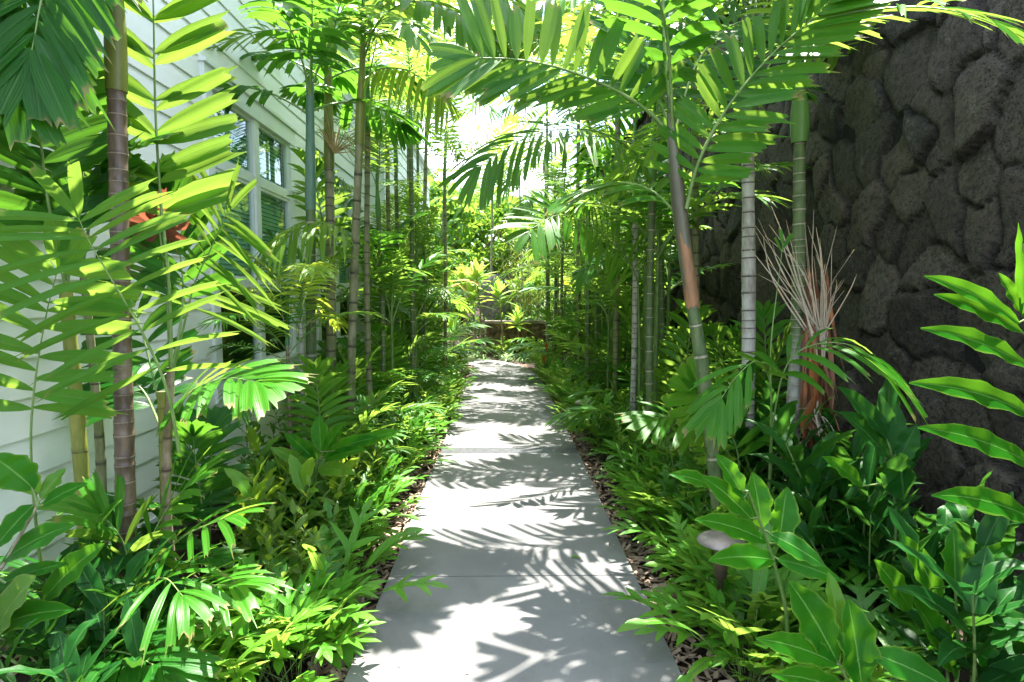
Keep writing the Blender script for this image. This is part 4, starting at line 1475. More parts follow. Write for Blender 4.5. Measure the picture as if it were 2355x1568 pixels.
mb.tube([P(1540, 240, 3.17) - bb, P(1528, 100, 3.15) - bb, P(1520, -160, 3.12) - bb], [0.011, 0.010, 0.004], 8)
mb.build('spear_leaf', M['rachis'], pr1)
# broad frond reaching left over the path
hero_frond(pr1, [P(1556, 330, 3.2), P(1506, 270, 3.18), P(1440, 222, 3.15), P(1361, 183, 3.12), P(1270, 152, 3.08), P(1180, 136, 3.05), P(1090, 133, 3.0)], (0, -0.95, 0.3), ('frond', 'rachis'), 24,
           n=16, ll=0.38, lw=0.064, bare=0.2, a0=78, a1=58, droop=0.06, vee=6, r0=0.012, lo=0.85, sadd=(-26, 24))
# bright frond rising right
hero_frond(pr1, [P(1578, 480, 3.15), P(1600, 390, 3.1), P(1640, 300, 3.05), P(1700, 210, 3.0), P(1780, 120, 2.92), P(1860, 50, 2.85), P(1910, 0, 2.8)], (-0.3, -0.75, 0.6), ('frond', 'rachis'), 25,
           n=20, ll=0.34, lw=0.056, bare=0.1, a0=74, a1=40, droop=0.10, vee=4, r0=0.011, lo=0.75)
hero_frond(pr1, [P(1565, 500, 3.2), P(1500, 440, 3.3), P(1430, 420, 3.4), P(1340, 440, 3.5)], (0, -0.3, 1), ('frond', 'rachis'), 26, n=14, ll=0.36, lw=0.05, bare=0.15, a0=74, a1=35, droop=0.3, vee=5, r0=0.009)
hero_frond(pr1, [P(1548, 320, 3.18), P(1480, 130, 3.35), P(1430, 0, 3.5), P(1330, -130, 3.6)], (0.3, -0.7, 0.4), ('frond_deep', 'rachis'), 27, n=16, ll=0.42, lw=0.07, bare=0.15, a0=72, a1=34, droop=0.16, vee=5, r0=0.010)
hero_frond(pr1, [P(1548, 320, 3.18), P(1600, 150, 3.4), P(1680, 60, 3.6), P(1800, 30, 3.8)], (0, -0.6, 0.6), ('frond_deep', 'rachis'), 28, n=16, ll=0.42, lw=0.07, bare=0.15, a0=72, a1=34, droop=0.2, vee=5, r0=0.010)
hero_frond(pr1, [P(1548, 320, 3.18), P(1530, 60, 3.0), P(1450, -150, 2.6), P(1350, -260, 2.2)], (0, -0.3, 1), ('frond_deep', 'rachis'), 29, n=16, ll=0.44, lw=0.07, bare=0.15, a0=72, a1=34, droop=0.2, vee=5, r0=0.010)

pr2, st = palm('pale grey ringed palm trunk against the lava rock wall', gpt(1728, 4.0), P(1719, 270, 4.0), 0.094, 't_grey', 'broad', 7, 0.95, 0.55, 'shaft', 2.2, seed=13, d1=0.082, spacing=0.085, azs=[2.4, 3.2, 4.2, 1.5, 0.6, 2.9, 5.0])
pr3, st = palm('green and grey ringed palm with bright crownshaft nearest the rock wall', gpt(1826, 3.85), P(1838, 325, 3.85), 0.09, 't_greengrey', 'broad', 6, 0.9, 0.62, 'shaft', 1.1, mid=P(1834, 700, 3.85), seed=14, d1=0.072, belly=1.75, spacing=0.07, azs=[1.8, 2.6, 3.4, 0.8, 4.3, 2.2])
# its dry hanging fronds: bare straws fanned against the wall
g = random.Random(17)
for k, (o0, tips, n_) in enumerate([((1882, 790), [(1740, 490), (1760, 560), (1800, 500), (1735, 520), (1785, 470)], 16), ((1886, 800), [(1880, 480), (1900, 500), (1920, 560), (1935, 620), (1870, 520)], 18),
                                    ((1866, 975), [(1745, 1035), (1760, 1010), (1770, 1090), (1800, 940)], 12), ((1872, 960), [(1905, 1110), (1860, 1130), (1940, 1030), (1830, 1090)], 12)]):
    mb = MB()
    for i in range(n_):
        tx, ty = g.choice(tips)
        pa = P(o0[0] + g.uniform(-8, 8), o0[1] + g.uniform(-60, 40), 3.76 + g.uniform(-.03, .03)) - pr3.location
        pb = P(tx + g.uniform(-28, 28), ty + g.uniform(-25, 70), 3.74 + g.uniform(-.16, .12)) - pr3.location
        m_ = pa.lerp(pb, g.uniform(0.4, 0.65)) + Vector((g.uniform(-.05, .05), g.uniform(-.05, .05), g.uniform(-.02, .06)))
        e_ = pb + Vector((g.uniform(-.06, .06), g.uniform(-.04, .04), -0.12 * g.random() ** 2))
        C_ = crom([pa, m_, e_], 7)
        W_ = (pb - pa).cross(Vector((0, 1, 0.3))).normalized()
        N_ = (pb - pa).cross(W_).normalized()
        w_ = g.uniform(0.003, 0.0065)
        mb.grid([[(c_ + W_ * w_ * q * (1 - 0.7 * j / 6) + N_ * 0.003 * abs(q), (0.5 + q / 2, j / 6)) for q in (-1, 0, 1)] for j, c_ in enumerate(C_)])
    o_ = mb.build('frond', M['dead'], pr3)
    o_['label'] = 'dry brown frond of bare straws'
mb = MB()
for k, (a, b, w) in enumerate([((1878, 880), (1872, 690), 0.07), ((1885, 960), (1862, 790), 0.06), ((1850, 1010), (1880, 900), 0.09), ((1880, 1100), (1860, 960), 0.08)]):
    pa, pb = P(*a, 3.78 - 0.03 * k) - pr3.location, P(*b, 3.76 - 0.03 * k) - pr3.location
    blade(mb, pa, pb - pa, Vector((1, 0.3 * k - 0.3, 0)), (pb - pa).length, w, prof_lance, 6, 0.0, 0.7, 0.2)
mb.build('dry_sheath', M['dead_red'], pr3)
M['dead_dark'] = leaf_mat('dark_dry_leaf', (0.09, 0.038, 0.022), (0.30, 0.13, 0.065), (0.3, 0.12, 0.05), 0.12, 0.65, vein=0.0)
mb = MB()
for k in range(48):
    x0, y0 = g.uniform(1850, 1905), g.uniform(600, 900)
    x1, y1 = x0 + g.uniform(-35, 40), y0 + g.uniform(170, 330)
    pa, pb = P(x0, y0, 3.82 + g.uniform(-.06, .1)) - pr3.location, P(x1, min(y1, 1120), 3.80 + g.uniform(-.14, .12)) - pr3.location
    blade(mb, pa, pb - pa, Vector((1, g.uniform(-1, 1), 0)), (pb - pa).length, g.uniform(0.012, 0.045), prof_lance, 7, 0.0, 0.6, 0.35, ph=g.random() * 6, bend=Vector((g.uniform(-.12, .12), g.uniform(-.1, .1), 0)))
mb.build('dry_skirt', M['dead_dark'], pr3)

RR = [(1460, 6.0, 400, 't_grey', 'fine', 'pale ringed slim palm halfway along the rock wall', 0.066), (1352, 8.2, 330, 't_green', 'broad', 'dark green palm stem left of the ringed slim palm', 0.07),
      (1370, 8.3, 640, 't_green', 'fine', 'shorter green palm stem beside the dark green stem', 0.06), (1296, 11.0, 480, 't_mossy', 'broad', 'rightmost of the far slim palms before the bamboo', 0.06),
      (1275, 11.6, 500, 't_green', 'fine', 'middle one of the far slim palms before the bamboo', 0.06), (1254, 12.2, 470, 't_mossy', 'fine', 'leftmost of the far slim palms before the bamboo', 0.06),
      (1420, 7.2, 280, 't_mossy', 'broad', 'tall palm rising behind the arching broad frond', 0.07), (1500, 5.2, 410, 't_green', 'deep', 'palm behind the leaning trunk by the rock wall', 0.07),
      (1330, 9.6, 250, 't_mossy', 'fine', 'tall thin palm over the far right ferns', 0.065)]
for i, (x, d, y, tm, fr, lab, dd) in enumerate(RR):
    palm(lab, gpt(x + (i % 3) * 4 - 4, d), P(x, y, d), dd, tm, fr, 5, 0.75, 0.5, 'shaft', i * 1.7 + 2, seed=40 + i, spacing=0.075 if tm == 't_grey' else 0.12)

arch_root = thing('young_palm', 'young palm with one long arching frond before the ringed slim palm', 'palm', Vector((P(1474, 784, 5.9).x, 5.9, -0.03)))
b = arch_root.location
mb = MB()
mb.tube([(0, 0, 0), P(1470, 800, 5.92) - b, P(1467, 645, 5.95) - b], [0.02, 0.017, 0.011], 8)
mb.build('stem', M['cane'], arch_root)
hero_frond(arch_root, [P(1467, 650, 5.95), P(1440, 590, 5.8), P(1390, 545, 5.6), P(1340, 508, 5.4), P(1280, 495, 5.2), P(1215, 530, 5.0)], (0, -0.88, 0.5), ('frond', 'rachis'), 62, n=20, ll=0.42, lw=0.048, bare=0.08, a0=80, a1=46, droop=0.14, vee=8, jag=True, r0=0.009)
hero_frond(arch_root, [P(1467, 650, 5.95), P(1480, 560, 5.95), P(1510, 500, 5.9), P(1560, 480, 5.85)], (0, -0.6, 0.8), ('frond', 'rachis'), 64, n=14, ll=0.36, lw=0.04, bare=0.2, a0=74, a1=40, droop=0.3, vee=4, jag=True, r0=0.008)
hero_frond(arch_root, [P(1467, 650, 5.95), P(1440, 600, 6.1), P(1400, 590, 6.2), P(1350, 620, 6.3)], (0, -0.6, 0.8), ('frond', 'rachis'), 65, n=14, ll=0.36, lw=0.04, bare=0.2, a0=74, a1=40, droop=0.3, vee=4, jag=True, r0=0.008)
arch_root = [o_ for o_ in COL.objects if o_.get('label', '').startswith('palm behind the leaning trunk')][0]
hero_frond(arch_root, [P(1500, 430, 5.15), P(1450, 345, 4.9), P(1370, 302, 4.6), P(1270, 300, 4.4), P(1180, 330, 4.3), P(1100, 385, 4.2)], (0, -0.6, 0.8), ('frond', 'rachis'), 63, n=22, ll=0.42, lw=0.04, bare=0.1, a0=74, a1=35, droop=0.35, vee=6, jag=True, r0=0.009)

g = random.Random(91)
for i, (x, d, z, fr_, lab) in enumerate([(-1.63, 10.4, 5.9, 'broad', 'tall palm arching towards the path beyond the house corner'), (1.95, 10.8, 6.0, 'broad', 'tall palm arching towards the path far along the rock wall'),
                                   (1.9, 5.6, 4.9, 'broad', 'tall palm against the rock wall above the leaning trunk'), (1.85, 6.6, 4.0, 'deep', 'dark leaved palm against the rock wall behind the pale slim trunk'),
                                   (-1.35, 13.0, 5.7, 'fine', 'tall fine leaved palm behind the path bend'), (1.1, 13.6, 6.0, 'broad', 'tall palm behind the bamboo at the far right'), (-0.3, 17.5, 4.6, 'broad', 'tall palm standing on the slope behind the planter wall'),
                                   (0.7, 19, 5.6, 'fine', 'fine leaved palm standing on the slope behind the boulder')]):
    palm(lab, (x, d, hz(d)), (x * 0.9 + g.uniform(-.1, .1), d + g.uniform(-.3, .3), z - 0.5), 0.07, ('t_mossy', 't_green')[i % 2], fr_, 6 if d < 7 else 10, 1.1, 0.5, 'shaft', i * 1.1, seed=140 + i, spacing=0.13, over=0.9 if d > 10 else 0.4)

def by_label(t_):
    return [o_ for o_ in COL.objects if o_.get('label', '').startswith(t_)][0]


ctr = [('curved green palm stem right', [(955, 290, 7.0), (985, 170, 6.9), (1040, 80, 6.7), (1120, 45, 6.5), (1210, 70, 6.3)], 'frond', 0.42, 0.045, True),
       ('tall palm rising behind', [(1420, 270, 7.2), (1385, 150, 7.0), (1310, 75, 6.8), (1220, 60, 6.6), (1140, 100, 6.4)], 'frond', 0.44, 0.05, True),
       ('tall thin palm over the far right', [(1330, 240, 9.6), (1290, 200, 9.4), (1230, 205, 9.2), (1165, 250, 9.0)], 'frond', 0.42, 0.04, False),
       ('tall thin palm over the far right', [(1330, 240, 9.6), (1305, 130, 9.5), (1250, 60, 9.4), (1170, 30, 9.2)], 'frond_yellow', 0.45, 0.045, False),
       ('slim palm right of the curved', [(985, 300, 8.6), (1020, 225, 8.4), (1070, 205, 8.2), (1125, 250, 8.0)], 'frond', 0.42, 0.04, False),
       ('slim palm right of the curved', [(985, 300, 8.6), (1010, 160, 8.6), (1050, 110, 8.5), (1110, 130, 8.4)], 'frond_yellow', 0.42, 0.04, False),
       ('long green palm stem', [(832, 150, 4.95), (870, 50, 4.85), (940, 5, 4.7), (1030, 20, 4.5), (1110, 75, 4.3)], 'frond', 0.42, 0.07, True),
       ('tall palm rising behind', [(1420, 270, 7.2), (1350, 230, 7.3), (1280, 235, 7.4), (1225, 290, 7.5)], 'frond', 0.42, 0.045, True),
       ('slim mossy palm at the far left', [(1022, 400, 9.8), (1060, 350, 9.7), (1110, 345, 9.6), (1160, 385, 9.5)], 'frond_yellow', 0.4, 0.036, False),
       ('tall thin palm over the far right', [(1330, 300, 9.6), (1270, 330, 9.5), (1210, 370, 9.4), (1165, 430, 9.3)], 'frond', 0.4, 0.04, False)]
ctr += [('tall palm arching towards the path beyond', [(960, 150, 10.4), (1010, 40, 10.1), (1090, -20, 9.8), (1190, 10, 9.5)], 'frond', 0.58, 0.06, True),
        ('tall palm arching towards the path far along', [(1375, 160, 10.8), (1330, 30, 10.4), (1250, -30, 10.1), (1150, 0, 9.8)], 'frond', 0.58, 0.06, True),
        ('tall palm arching towards the path far along', [(1375, 180, 10.8), (1320, 120, 10.5), (1240, 105, 10.2), (1170, 150, 9.9)], 'frond_yellow', 0.55, 0.05, False),
        ('tall palm arching towards the path beyond', [(960, 200, 10.4), (1020, 125, 10.1), (1090, 115, 9.8), (1150, 160, 9.6)], 'frond', 0.55, 0.05, False),
        ('tall palm arching towards the path beyond', [(960, 220, 10.4), (1000, 90, 10.6), (1060, 30, 10.8), (1130, 50, 11.0)], 'frond', 0.55, 0.055, True),
        ('tall palm arching towards the path far along', [(1375, 170, 10.8), (1360, 60, 11.0), (1310, 10, 11.2), (1240, 50, 11.4)], 'frond', 0.55, 0.055, True),
        ('tall fine leaved palm behind', [(1030, 240, 13.0), (1040, 130, 13.0), (1090, 80, 13.0), (1160, 95, 13.0)], 'frond', 0.6, 0.06, True),
        ('tall palm behind the bamboo', [(1250, 220, 13.5), (1240, 110, 13.5), (1200, 60, 13.5), (1130, 70, 13.5)], 'frond', 0.6, 0.06, True)]
ctr += [('tall palm against the rock wall above', [(1560, -60, 5.5), (1420, -60, 5.2), (1270, -10, 5.0), (1140, 75, 4.85)], 'frond', 0.46, 0.06, True),
        ('long green palm stem', [(838, 60, 4.95), (940, -70, 4.75), (1080, -60, 4.5), (1190, 15, 4.3)], 'frond', 0.44, 0.06, True),
        ('tall palm rising behind', [(1420, 200, 7.2), (1330, 40, 7.0), (1220, -10, 6.9), (1100, 15, 6.8)], 'frond', 0.46, 0.05, True),
        ('tall palm behind the bamboo', [(1240, 250, 13.5), (1200, 190, 13.4), (1150, 170, 13.3), (1100, 200, 13.2)], 'frond', 0.5, 0.05, False),
        ('tall fine leaved palm behind', [(1030, 260, 13.0), (1060, 200, 13.0), (1110, 180, 12.9), (1165, 210, 12.8)], 'frond', 0.5, 0.05, False)]
for k, (lb, pp, mt, l_, w_, jg) in enumerate(ctr):
    hero_frond(by_label(lb), [P(*q) for q in pp], (0, -0.3, 1), (mt, 'rachis'), 400 + k, n=18, ll=l_, lw=w_, bare=0.14, a0=74, a1=34, droop=0.4, vee=4, jag=jg, r0=0.009)
for k, pp in enumerate([[(-1.12, 4.95, 3.75), (-0.75, 4.95, 4.4), (-0.25, 4.9, 4.6), (0.2, 4.85, 4.45)], [(-1.12, 4.95, 3.75), (-0.9, 4.85, 4.5), (-0.5, 4.65, 4.75), (-0.1, 4.5, 4.65)]]):
    hero_frond(by_label('long green palm stem'), [Vector(q) for q in pp], (0, 0, 1), ('frond', 'rachis'), 450 + k, n=18, ll=0.46, lw=0.075, bare=0.3, a0=74, a1=40, droop=0.12, vee=4, r0=0.011)

# small palm arching in front of the grey trunks
sp_ = thing('young_palm', 'small palm with arching glossy fronds before the two wall palms', 'palm', Vector((P(1765, 784, 3.2).x, 3.2, -0.03)))
b = sp_.location
mb = MB()
mb.tube([(0, 0, 0), P(1770, 1100, 3.2) - b, P(1775, 960, 3.18) - b], [0.013, 0.011, 0.008], 8)
mb.build('stem', M['cane'], sp_)
hero_frond(sp_, [P(1772, 1000, 3.18), P(1800, 860, 3.1), P(1850, 800, 3.05), P(1940, 790, 3.0), P(2020, 830, 2.95)], (0, -0.3, 1), ('frond', 'rachis'), 51, n=9, ll=0.34, lw=0.036, bare=0.2, a0=60, a1=25, droop=0.4, vee=0, r0=0.006)
hero_frond(sp_, [P(1772, 1000, 3.18), P(1770, 880, 3.1), P(1740, 830, 3.0), P(1690, 870, 2.95), P(1650, 930, 2.9)], (0, -0.3, 1), ('frond', 'rachis'), 52, n=6, ll=0.26, lw=0.04, bare=0.3, a0=50, a1=25, droop=0.3, vee=0, r0=0.006)
hero_frond(sp_, [P(1774, 960, 3.18), P(1772, 800, 3.18), P(1790, 640, 3.2), P(1800, 560, 3.22)], (0, -1, 0), ('frond', 'rachis'), 53, n=2, ll=0.12, lw=0.02, bare=0.9, a0=30, a1=12, droop=0.1, vee=0, r0=0.006, tipn=False)
fan = thing('young_palm', 'low palm with stiff upright leaflets between leaning trunk and grey trunk', 'palm', Vector((P(1690, 784, 3.55).x, 3.55, -0.03)))
b = fan.location
mb = MB()
mb.tube([(0, 0, 0), P(1700, 1060, 3.5) - b], [0.012, 0.009], 8)
mb.build('stem', M['cane'], fan)
hero_frond(fan, [P(1700, 1080, 3.5), P(1690, 1020, 3.5), P(1650, 950, 3.48), P(1600, 900, 3.45)], (0.2, -0.9, 0.3), ('frond', 'rachis'), 54, n=7, ll=0.34, lw=0.06, bare=0.1, a0=80, a1=30, droop=0.05, vee=0, r0=0.006)
hero_frond(fan, [P(1700, 1080, 3.5), P(1640, 1000, 3.45), P(1560, 960, 3.4), P(1500, 960, 3.35)], (0, -0.4, 1), ('frond', 'rachis'), 55, n=8, ll=0.3, lw=0.045, bare=0.1, a0=70, a1=30, droop=0.2, vee=0, r0=0.006)

# ------------------------------------------------------------------ gingers in the foreground, leaf by leaf


def ginger_hero(label, foot, cane_pts, leaves, mat='ginger', seed=0, cane='cane', cr=0.009, face=(-0.8, 0.62)):
    root = thing('ginger_plant', label, 'ginger', foot)
    b = Vector(foot)
    mb = MB()
    C = crom([p - b for p in cane_pts], 16)
    mb.tube(C, [cr * (1 - 0.5 * i / 15) for i in range(16)], 7)
    mb.build('cane', M[cane], root)
    g_ = random.Random(seed)
    for lf in leaves:
        (tx, ty, td), (bx, by, bd), w = lf[:3]
        mt = lf[3] if len(lf) > 3 else mat
        a, e = P(bx, by, bd) - b, P(tx, ty, td) - b
        # short stalk back to the cane
        k = min(range(16), key=lambda i: (C[i] - a).length)
        mb = MB()
        D = e - a
        L_ = D.length
        mid_up = Vector((0, 0, 1)) * 0.16 * L_
        W = D.cross(Vector((g_.uniform(-.25, .25), face[0], face[1])))
        blade(mb, a, D + mid_up, W, L_, 1.18 * w * td / FP, prof_ell, 14, 0.16, g_.uniform(0.12, 0.3), wav=0.13, wn=3, cols=6, ph=g_.random() * 6)
        mb.tube([C[k], C[k].lerp(a, 0.6) + Vector((0, 0, 0.004)), a + (D.normalized() * 0.01)], [0.005, 0.004, 0.003], 5, mat=1)
        mb.build('leaf', [M[mt], M['cane']], root)
    return root


ginger_hero('large ginger with long level leaves at the right edge before the wall', Vector((P(2392, 784, 2.0).x, 2.0, -0.03)),
            [Vector((P(2392, 784, 2.0).x, 2.0, -0.03)), P(2390, 1200, 2.0), P(2375, 850, 2.0), P(2352, 560, 1.98)],
            [((2108, 623, 1.85), (2345, 745, 1.98), 46), ((2132, 668, 1.95), (2352, 765, 1.99), 44), ((2100, 745, 1.8), (2372, 850, 2.0), 52), ((2073, 872, 1.78), (2380, 960, 2.0), 56),
             ((2090, 972, 1.8), (2384, 1075, 2.0), 56), ((2125, 1130, 1.75), (2386, 1200, 2.0), 60), ((2340, 470, 1.9), (2352, 730, 1.98), 34), ((2288, 612, 1.98), (2346, 720, 1.98), 34),
             ((2450, 640, 1.9), (2360, 700, 1.98), 50)], seed=1, face=(-0.95, 0.5))
f = Vector((P(1800, 784, 2.1).x, 2.1, -0.03))
ginger_hero('bright ginger with broad upright leaves beside the path light', f, [f, P(1810, 1450, 2.1), P(1775, 1280, 2.08), P(1720, 1130, 2.05)],
            [((1635, 1026, 2.05), (1712, 1150, 2.05), 48), ((1600, 1080, 2.0), (1728, 1195, 2.06), 52), ((1726, 1062, 2.1), (1752, 1215, 2.07), 58), ((1584, 1187, 1.92), (1764, 1246, 2.07), 54),
             ((1622, 1287, 1.95), (1782, 1288, 2.08), 56), ((1812, 1096, 2.15), (1790, 1255, 2.08), 62), ((1890, 1300, 2.0), (1770, 1228, 2.07), 46), ((1930, 1335, 2.05), (1785, 1285, 2.08), 44),
             ((1532, 1087, 2.05), (1640, 1118, 2.1), 34)], seed=2)
f = Vector((P(1990, 784, 1.9).x, 1.9, -0.03))
ginger_hero('ginger with the largest dark glossy leaves at the bottom right', f, [f, P(1985, 1640, 1.9), P(1930, 1530, 1.88)],
            [((1797, 1303, 1.9), (1926, 1525, 1.88), 84), ((1944, 1338, 1.92), (1982, 1585, 1.88), 88), ((1722, 1460, 1.8), (1926, 1528, 1.88), 58), ((1760, 1545, 1.75), (1940, 1590, 1.88), 54),
             ((1900, 1290, 2.05), (1930, 1450, 1.98), 40, 'ginger_pale'), ((2190, 1590, 1.8), (2000, 1500, 1.9), 66)], seed=3)
f = Vector((P(2200, 784, 1.95).x, 1.95, -0.03))
ginger_hero('tall ginger with yellow edged leaves in the lower right corner', f, [f, P(2200, 1560, 1.95), P(2196, 1340, 1.95)],
            [((1998, 1266, 1.88), (2098, 1412, 1.95), 56), ((2062, 1201, 1.92), (2166, 1392, 1.95), 54), ((2084, 1346, 1.85), (2200, 1560, 1.93), 84), ((2191, 1188, 2.0), (2196, 1346, 1.96), 50),
             ((2354, 1276, 1.9), (2204, 1354, 1.95), 50), ((2345, 1235, 2.05), (2200, 1350, 1.97), 48), ((2390, 1420, 1.85), (2205, 1440, 1.94), 60), ((2330, 1560, 1.8), (2210, 1480, 1.94), 60)], seed=4)
f = Vector((P(2060, 784, 2.5).x, 2.5, -0.03))
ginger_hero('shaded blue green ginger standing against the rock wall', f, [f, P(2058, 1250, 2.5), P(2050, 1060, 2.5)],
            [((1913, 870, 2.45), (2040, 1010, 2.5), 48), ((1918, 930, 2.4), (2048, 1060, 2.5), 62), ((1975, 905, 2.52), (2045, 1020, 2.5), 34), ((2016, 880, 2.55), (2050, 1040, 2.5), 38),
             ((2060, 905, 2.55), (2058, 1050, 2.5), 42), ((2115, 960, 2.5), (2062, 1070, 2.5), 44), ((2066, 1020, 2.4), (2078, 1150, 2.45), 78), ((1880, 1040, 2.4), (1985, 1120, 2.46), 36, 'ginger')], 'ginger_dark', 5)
f = Vector((P(20, 784, 1.9).x, 1.9, -0.03))
ginger_hero('ginger with pale woody cane at the left edge of the picture', f, [f, P(-40, 1420, 1.9), P(20, 1280, 1.88), P(85, 1165, 1.85)],
            [((210, 1105, 1.85), (95, 1165, 1.85), 34), ((158, 1065, 1.9), (92, 1150, 1.86), 40, 'ginger_pale'), ((48, 1055, 1.88), (84, 1140, 1.86), 40, 'ginger_pale'), ((-40, 1030, 1.8), (78, 1125, 1.86), 70),
             ((-10, 1260, 1.8), (78, 1160, 1.86), 46), ((186, 1196, 1.8), (5, 1290, 1.88), 54), ((258, 1228, 1.8), (90, 1390, 1.9), 60), ((170, 1290, 1.85), (-10, 1350, 1.9), 34),
             ((186, 1395, 1.75), (-30, 1450, 1.88), 58), ((95, 1300, 1.7), (-20, 1470, 1.88), 90, 'ginger_pale')], seed=6, cane='woodcane')
f = Vector((P(715, 784, 3.6).x, 3.6, -0.03))
ginger_hero('leafy ginger with one upright paddle leaf below the first window', f, [f, P(722, 1150, 3.6), P(735, 1040, 3.55)],
            [((732, 938, 3.6), (738, 1040, 3.56), 34), ((800, 960, 3.5), (745, 1040, 3.56), 32), ((880, 1000, 3.4), (745, 1050, 3.56), 36), ((930, 985, 3.35), (800, 1035, 3.5), 30), ((850, 1030, 3.35), (745, 1060, 3.56), 30),
             ((645, 985, 3.5), (725, 1060, 3.58), 28), ((610, 1020, 3.45), (720, 1085, 3.58), 28, 'ginger_pale'), ((690, 1000, 3.6), (728, 1060, 3.58), 28), ((820, 1090, 3.3), (730, 1080, 3.57), 34, 'ginger_pale')], seed=7)
band(GING, 'ginger_plant', 'green ginger clump in the middle of the left bed', 'ginger', 'gingers left bed', 5, (-1.6, -1.15), (3.3, 5.2), 0.55, 0.75, 1.0, seed=9)
band(GINGP, 'ginger_plant', 'pale ginger clump with browned leaf edges in the left bed', 'ginger', 'pale gingers left bed', 3, (-1.4, -1.1), (3.0, 4.0), 0.8, 1.0, 1.0, seed=10)
band(GINGD, 'ginger_plant', 'dark ginger clump in the shade at the bottom left corner', 'ginger', 'dark gingers bottom left', 3, (-1.6, -1.1), (1.7, 2.3), 0.6, 0.8, 1.0, seed=12)

# ------------------------------------------------------------------ far end: planter wall, boulders, ti plants, bamboo, slope
t = NT('planter_stone')
at_ = t.n('ShaderNodeAttribute')
at_.attribute_name = 'stone'
sepa = t.n('ShaderNodeSeparateColor')
t.l(at_.outputs['Color'], sepa.inputs[0])
n2 = t.noise(t.coords('Object'), 18, 5, 0.7)
c = t.mix(sepa.outputs[0], (0.07, 0.05, 0.035), (0.18, 0.125, 0.08))
c = t.mix(sepa.outputs[1], (0.03, 0.022, 0.018), c)
M['planter'] = t.done(t.bsdf(c, 0.85, 0.3, bump=n2, bstr=0.7, bdist=0.02))
PY = 15.3
pw = thing('planter_wall', 'low brown stone planter wall closing the far end of the path', 'wall', (0.2, PY, 0))
xa, xb = P(1118, 784, PY).x, P(1300, 784, PY).x
rock_face('stone_face', np.arange(xa, xb, 0.03), np.arange(-0.05, 0.80, 0.03), lambda u, z_, h: (u - 0.2, -h, z_), 0.2, 5, M['planter'], pw, 0.05, 1.0)
mb = MB()
mb.box((xa - 0.2, 0.01, -0.05), (xb - 0.2, 0.5, 0.77))
mb.build('wall_core', M['planter'], pw, smooth=False)
mb = MB()
mb.box((xa - 0.24, -0.07, 0.775), (xb - 0.18, 0.52, 0.84))
cp = mb.build('coping', plain_mat('coping_stone', (0.14, 0.115, 0.095), (0.24, 0.2, 0.17), 6, 0.85, 0.5), pw, smooth=False)


def boulder(label, c, s, seed, mat, group=None):
    g_ = np.random.RandomState(seed)
    mb = MB()
    ph = g_.rand(12) * 6
    rows = []
    for i in range(15):
        th = PI * i / 14
        r = []
        for j in range(25):
            a = 2 * PI * j / 24
            d = Vector((math.sin(th) * math.cos(a), math.sin(th) * math.sin(a), math.cos(th)))
            k = 1 + 0.16 * math.sin(2.3 * d.x + ph[0] + 1.7 * d.y) + 0.13 * math.sin(3.1 * d.z + ph[1] - 2.2 * d.x) + 0.08 * math.sin(5.3 * d.y + ph[2]) + 0.05 * math.sin(9 * d.x + 7 * d.z + ph[3])
            r.append((Vector((d.x * s[0], d.y * s[1], d.z * s[2])) * k, (j / 24, i / 14)))
        rows.append(r[::-1])
    mb.grid(rows)
    return tag(mb.build('boulder', mat, None, c), label, 'boulder', group)


boulder('dark upright boulder behind the planter wall', P(1150, 705, 16.6), (0.5, 0.4, 0.7), 3, plain_mat('dark_grey_rock', (0.05, 0.048, 0.045), (0.14, 0.135, 0.125), 7, 0.85, 0.8, 0.04))
boulder('grey rock outcrop on the slope beyond the planter', Vector((P(1092, 568, 27).x, 27, hz(27) + 0.55)), (0.9, 0.6, 0.6), 4, plain_mat('grey_rock', (0.16, 0.155, 0.15), (0.34, 0.33, 0.32), 5, 0.85, 0.8, 0.05))


def ti_plant(label, foot, top, ls=0.42, n=18, seed=0, orange=0.25):
    g_ = random.Random(seed)
    root = thing('ti_plant', label, 'plant', foot)
    b, top = Vector(foot), Vector(top)
    trunk_part(root, b, [b, b.lerp(top, 0.5) + Vector((0.03, 0, 0)), top], 0.045, 0.03, M['t_brown'], 0.06, g_, 'stem', 8)
    ma, mo = MB(), MB()
    for i in range(n):
        a = i * 2.399
        el = R(82 - 85 * (1 - i / n) ** 1.1 + g_.uniform(-8, 8)) if True else 0
        D = Vector((math.cos(a) * math.cos(el), math.sin(a) * math.cos(el), math.sin(el)))
        mb = mo if g_.random() < orange else ma
        blade(mb, top - b + Vector((0, 0, -0.14 + 0.2 * i / n)), D, Vector((-math.sin(a), math.cos(a), 0.1)), ls * g_.uniform(0.85, 1.15), ls * 0.24, prof_ell, 8, 0.25, 0.3)
    ma.build('leaves', M['ti'], root)
    if mo.F:
        mo.build('faded_leaves', M['ti_orange'], root)
    return root


def ti(label, xb, xt, yt, d, **kw):
    p = P(xb, 784, d)
    ti_plant(label, Vector((p.x, d, -0.02)), P(xt, yt, d), **kw)


ti('tall ti plant with peach coloured leaves at the end of the path', 1108, 1096, 640, 14.3, ls=0.62, seed=1, orange=0.4)
ti('ti plant with green leaves edged cream left of the peach one', 1094, 1082, 690, 14.1, ls=0.55, seed=2, orange=0.15)
ti('slender ti plant with green leaves before the planter wall', 1157, 1145, 680, 14.6, ls=0.55, seed=3, orange=0.05)
ti('leaning ti plant behind the left pair', 1076, 1064, 640, 14.9, ls=0.6, seed=4, orange=0.2)
ti('short ti plant growing on the planter wall', 1190, 1190, 740, 15.0, ls=0.5, seed=5, orange=0.0)
ti('broad leaved young ti plant low at the far left bend', 1040, 1040, 765, 13.4, ls=0.5, seed=6, orange=0.0)

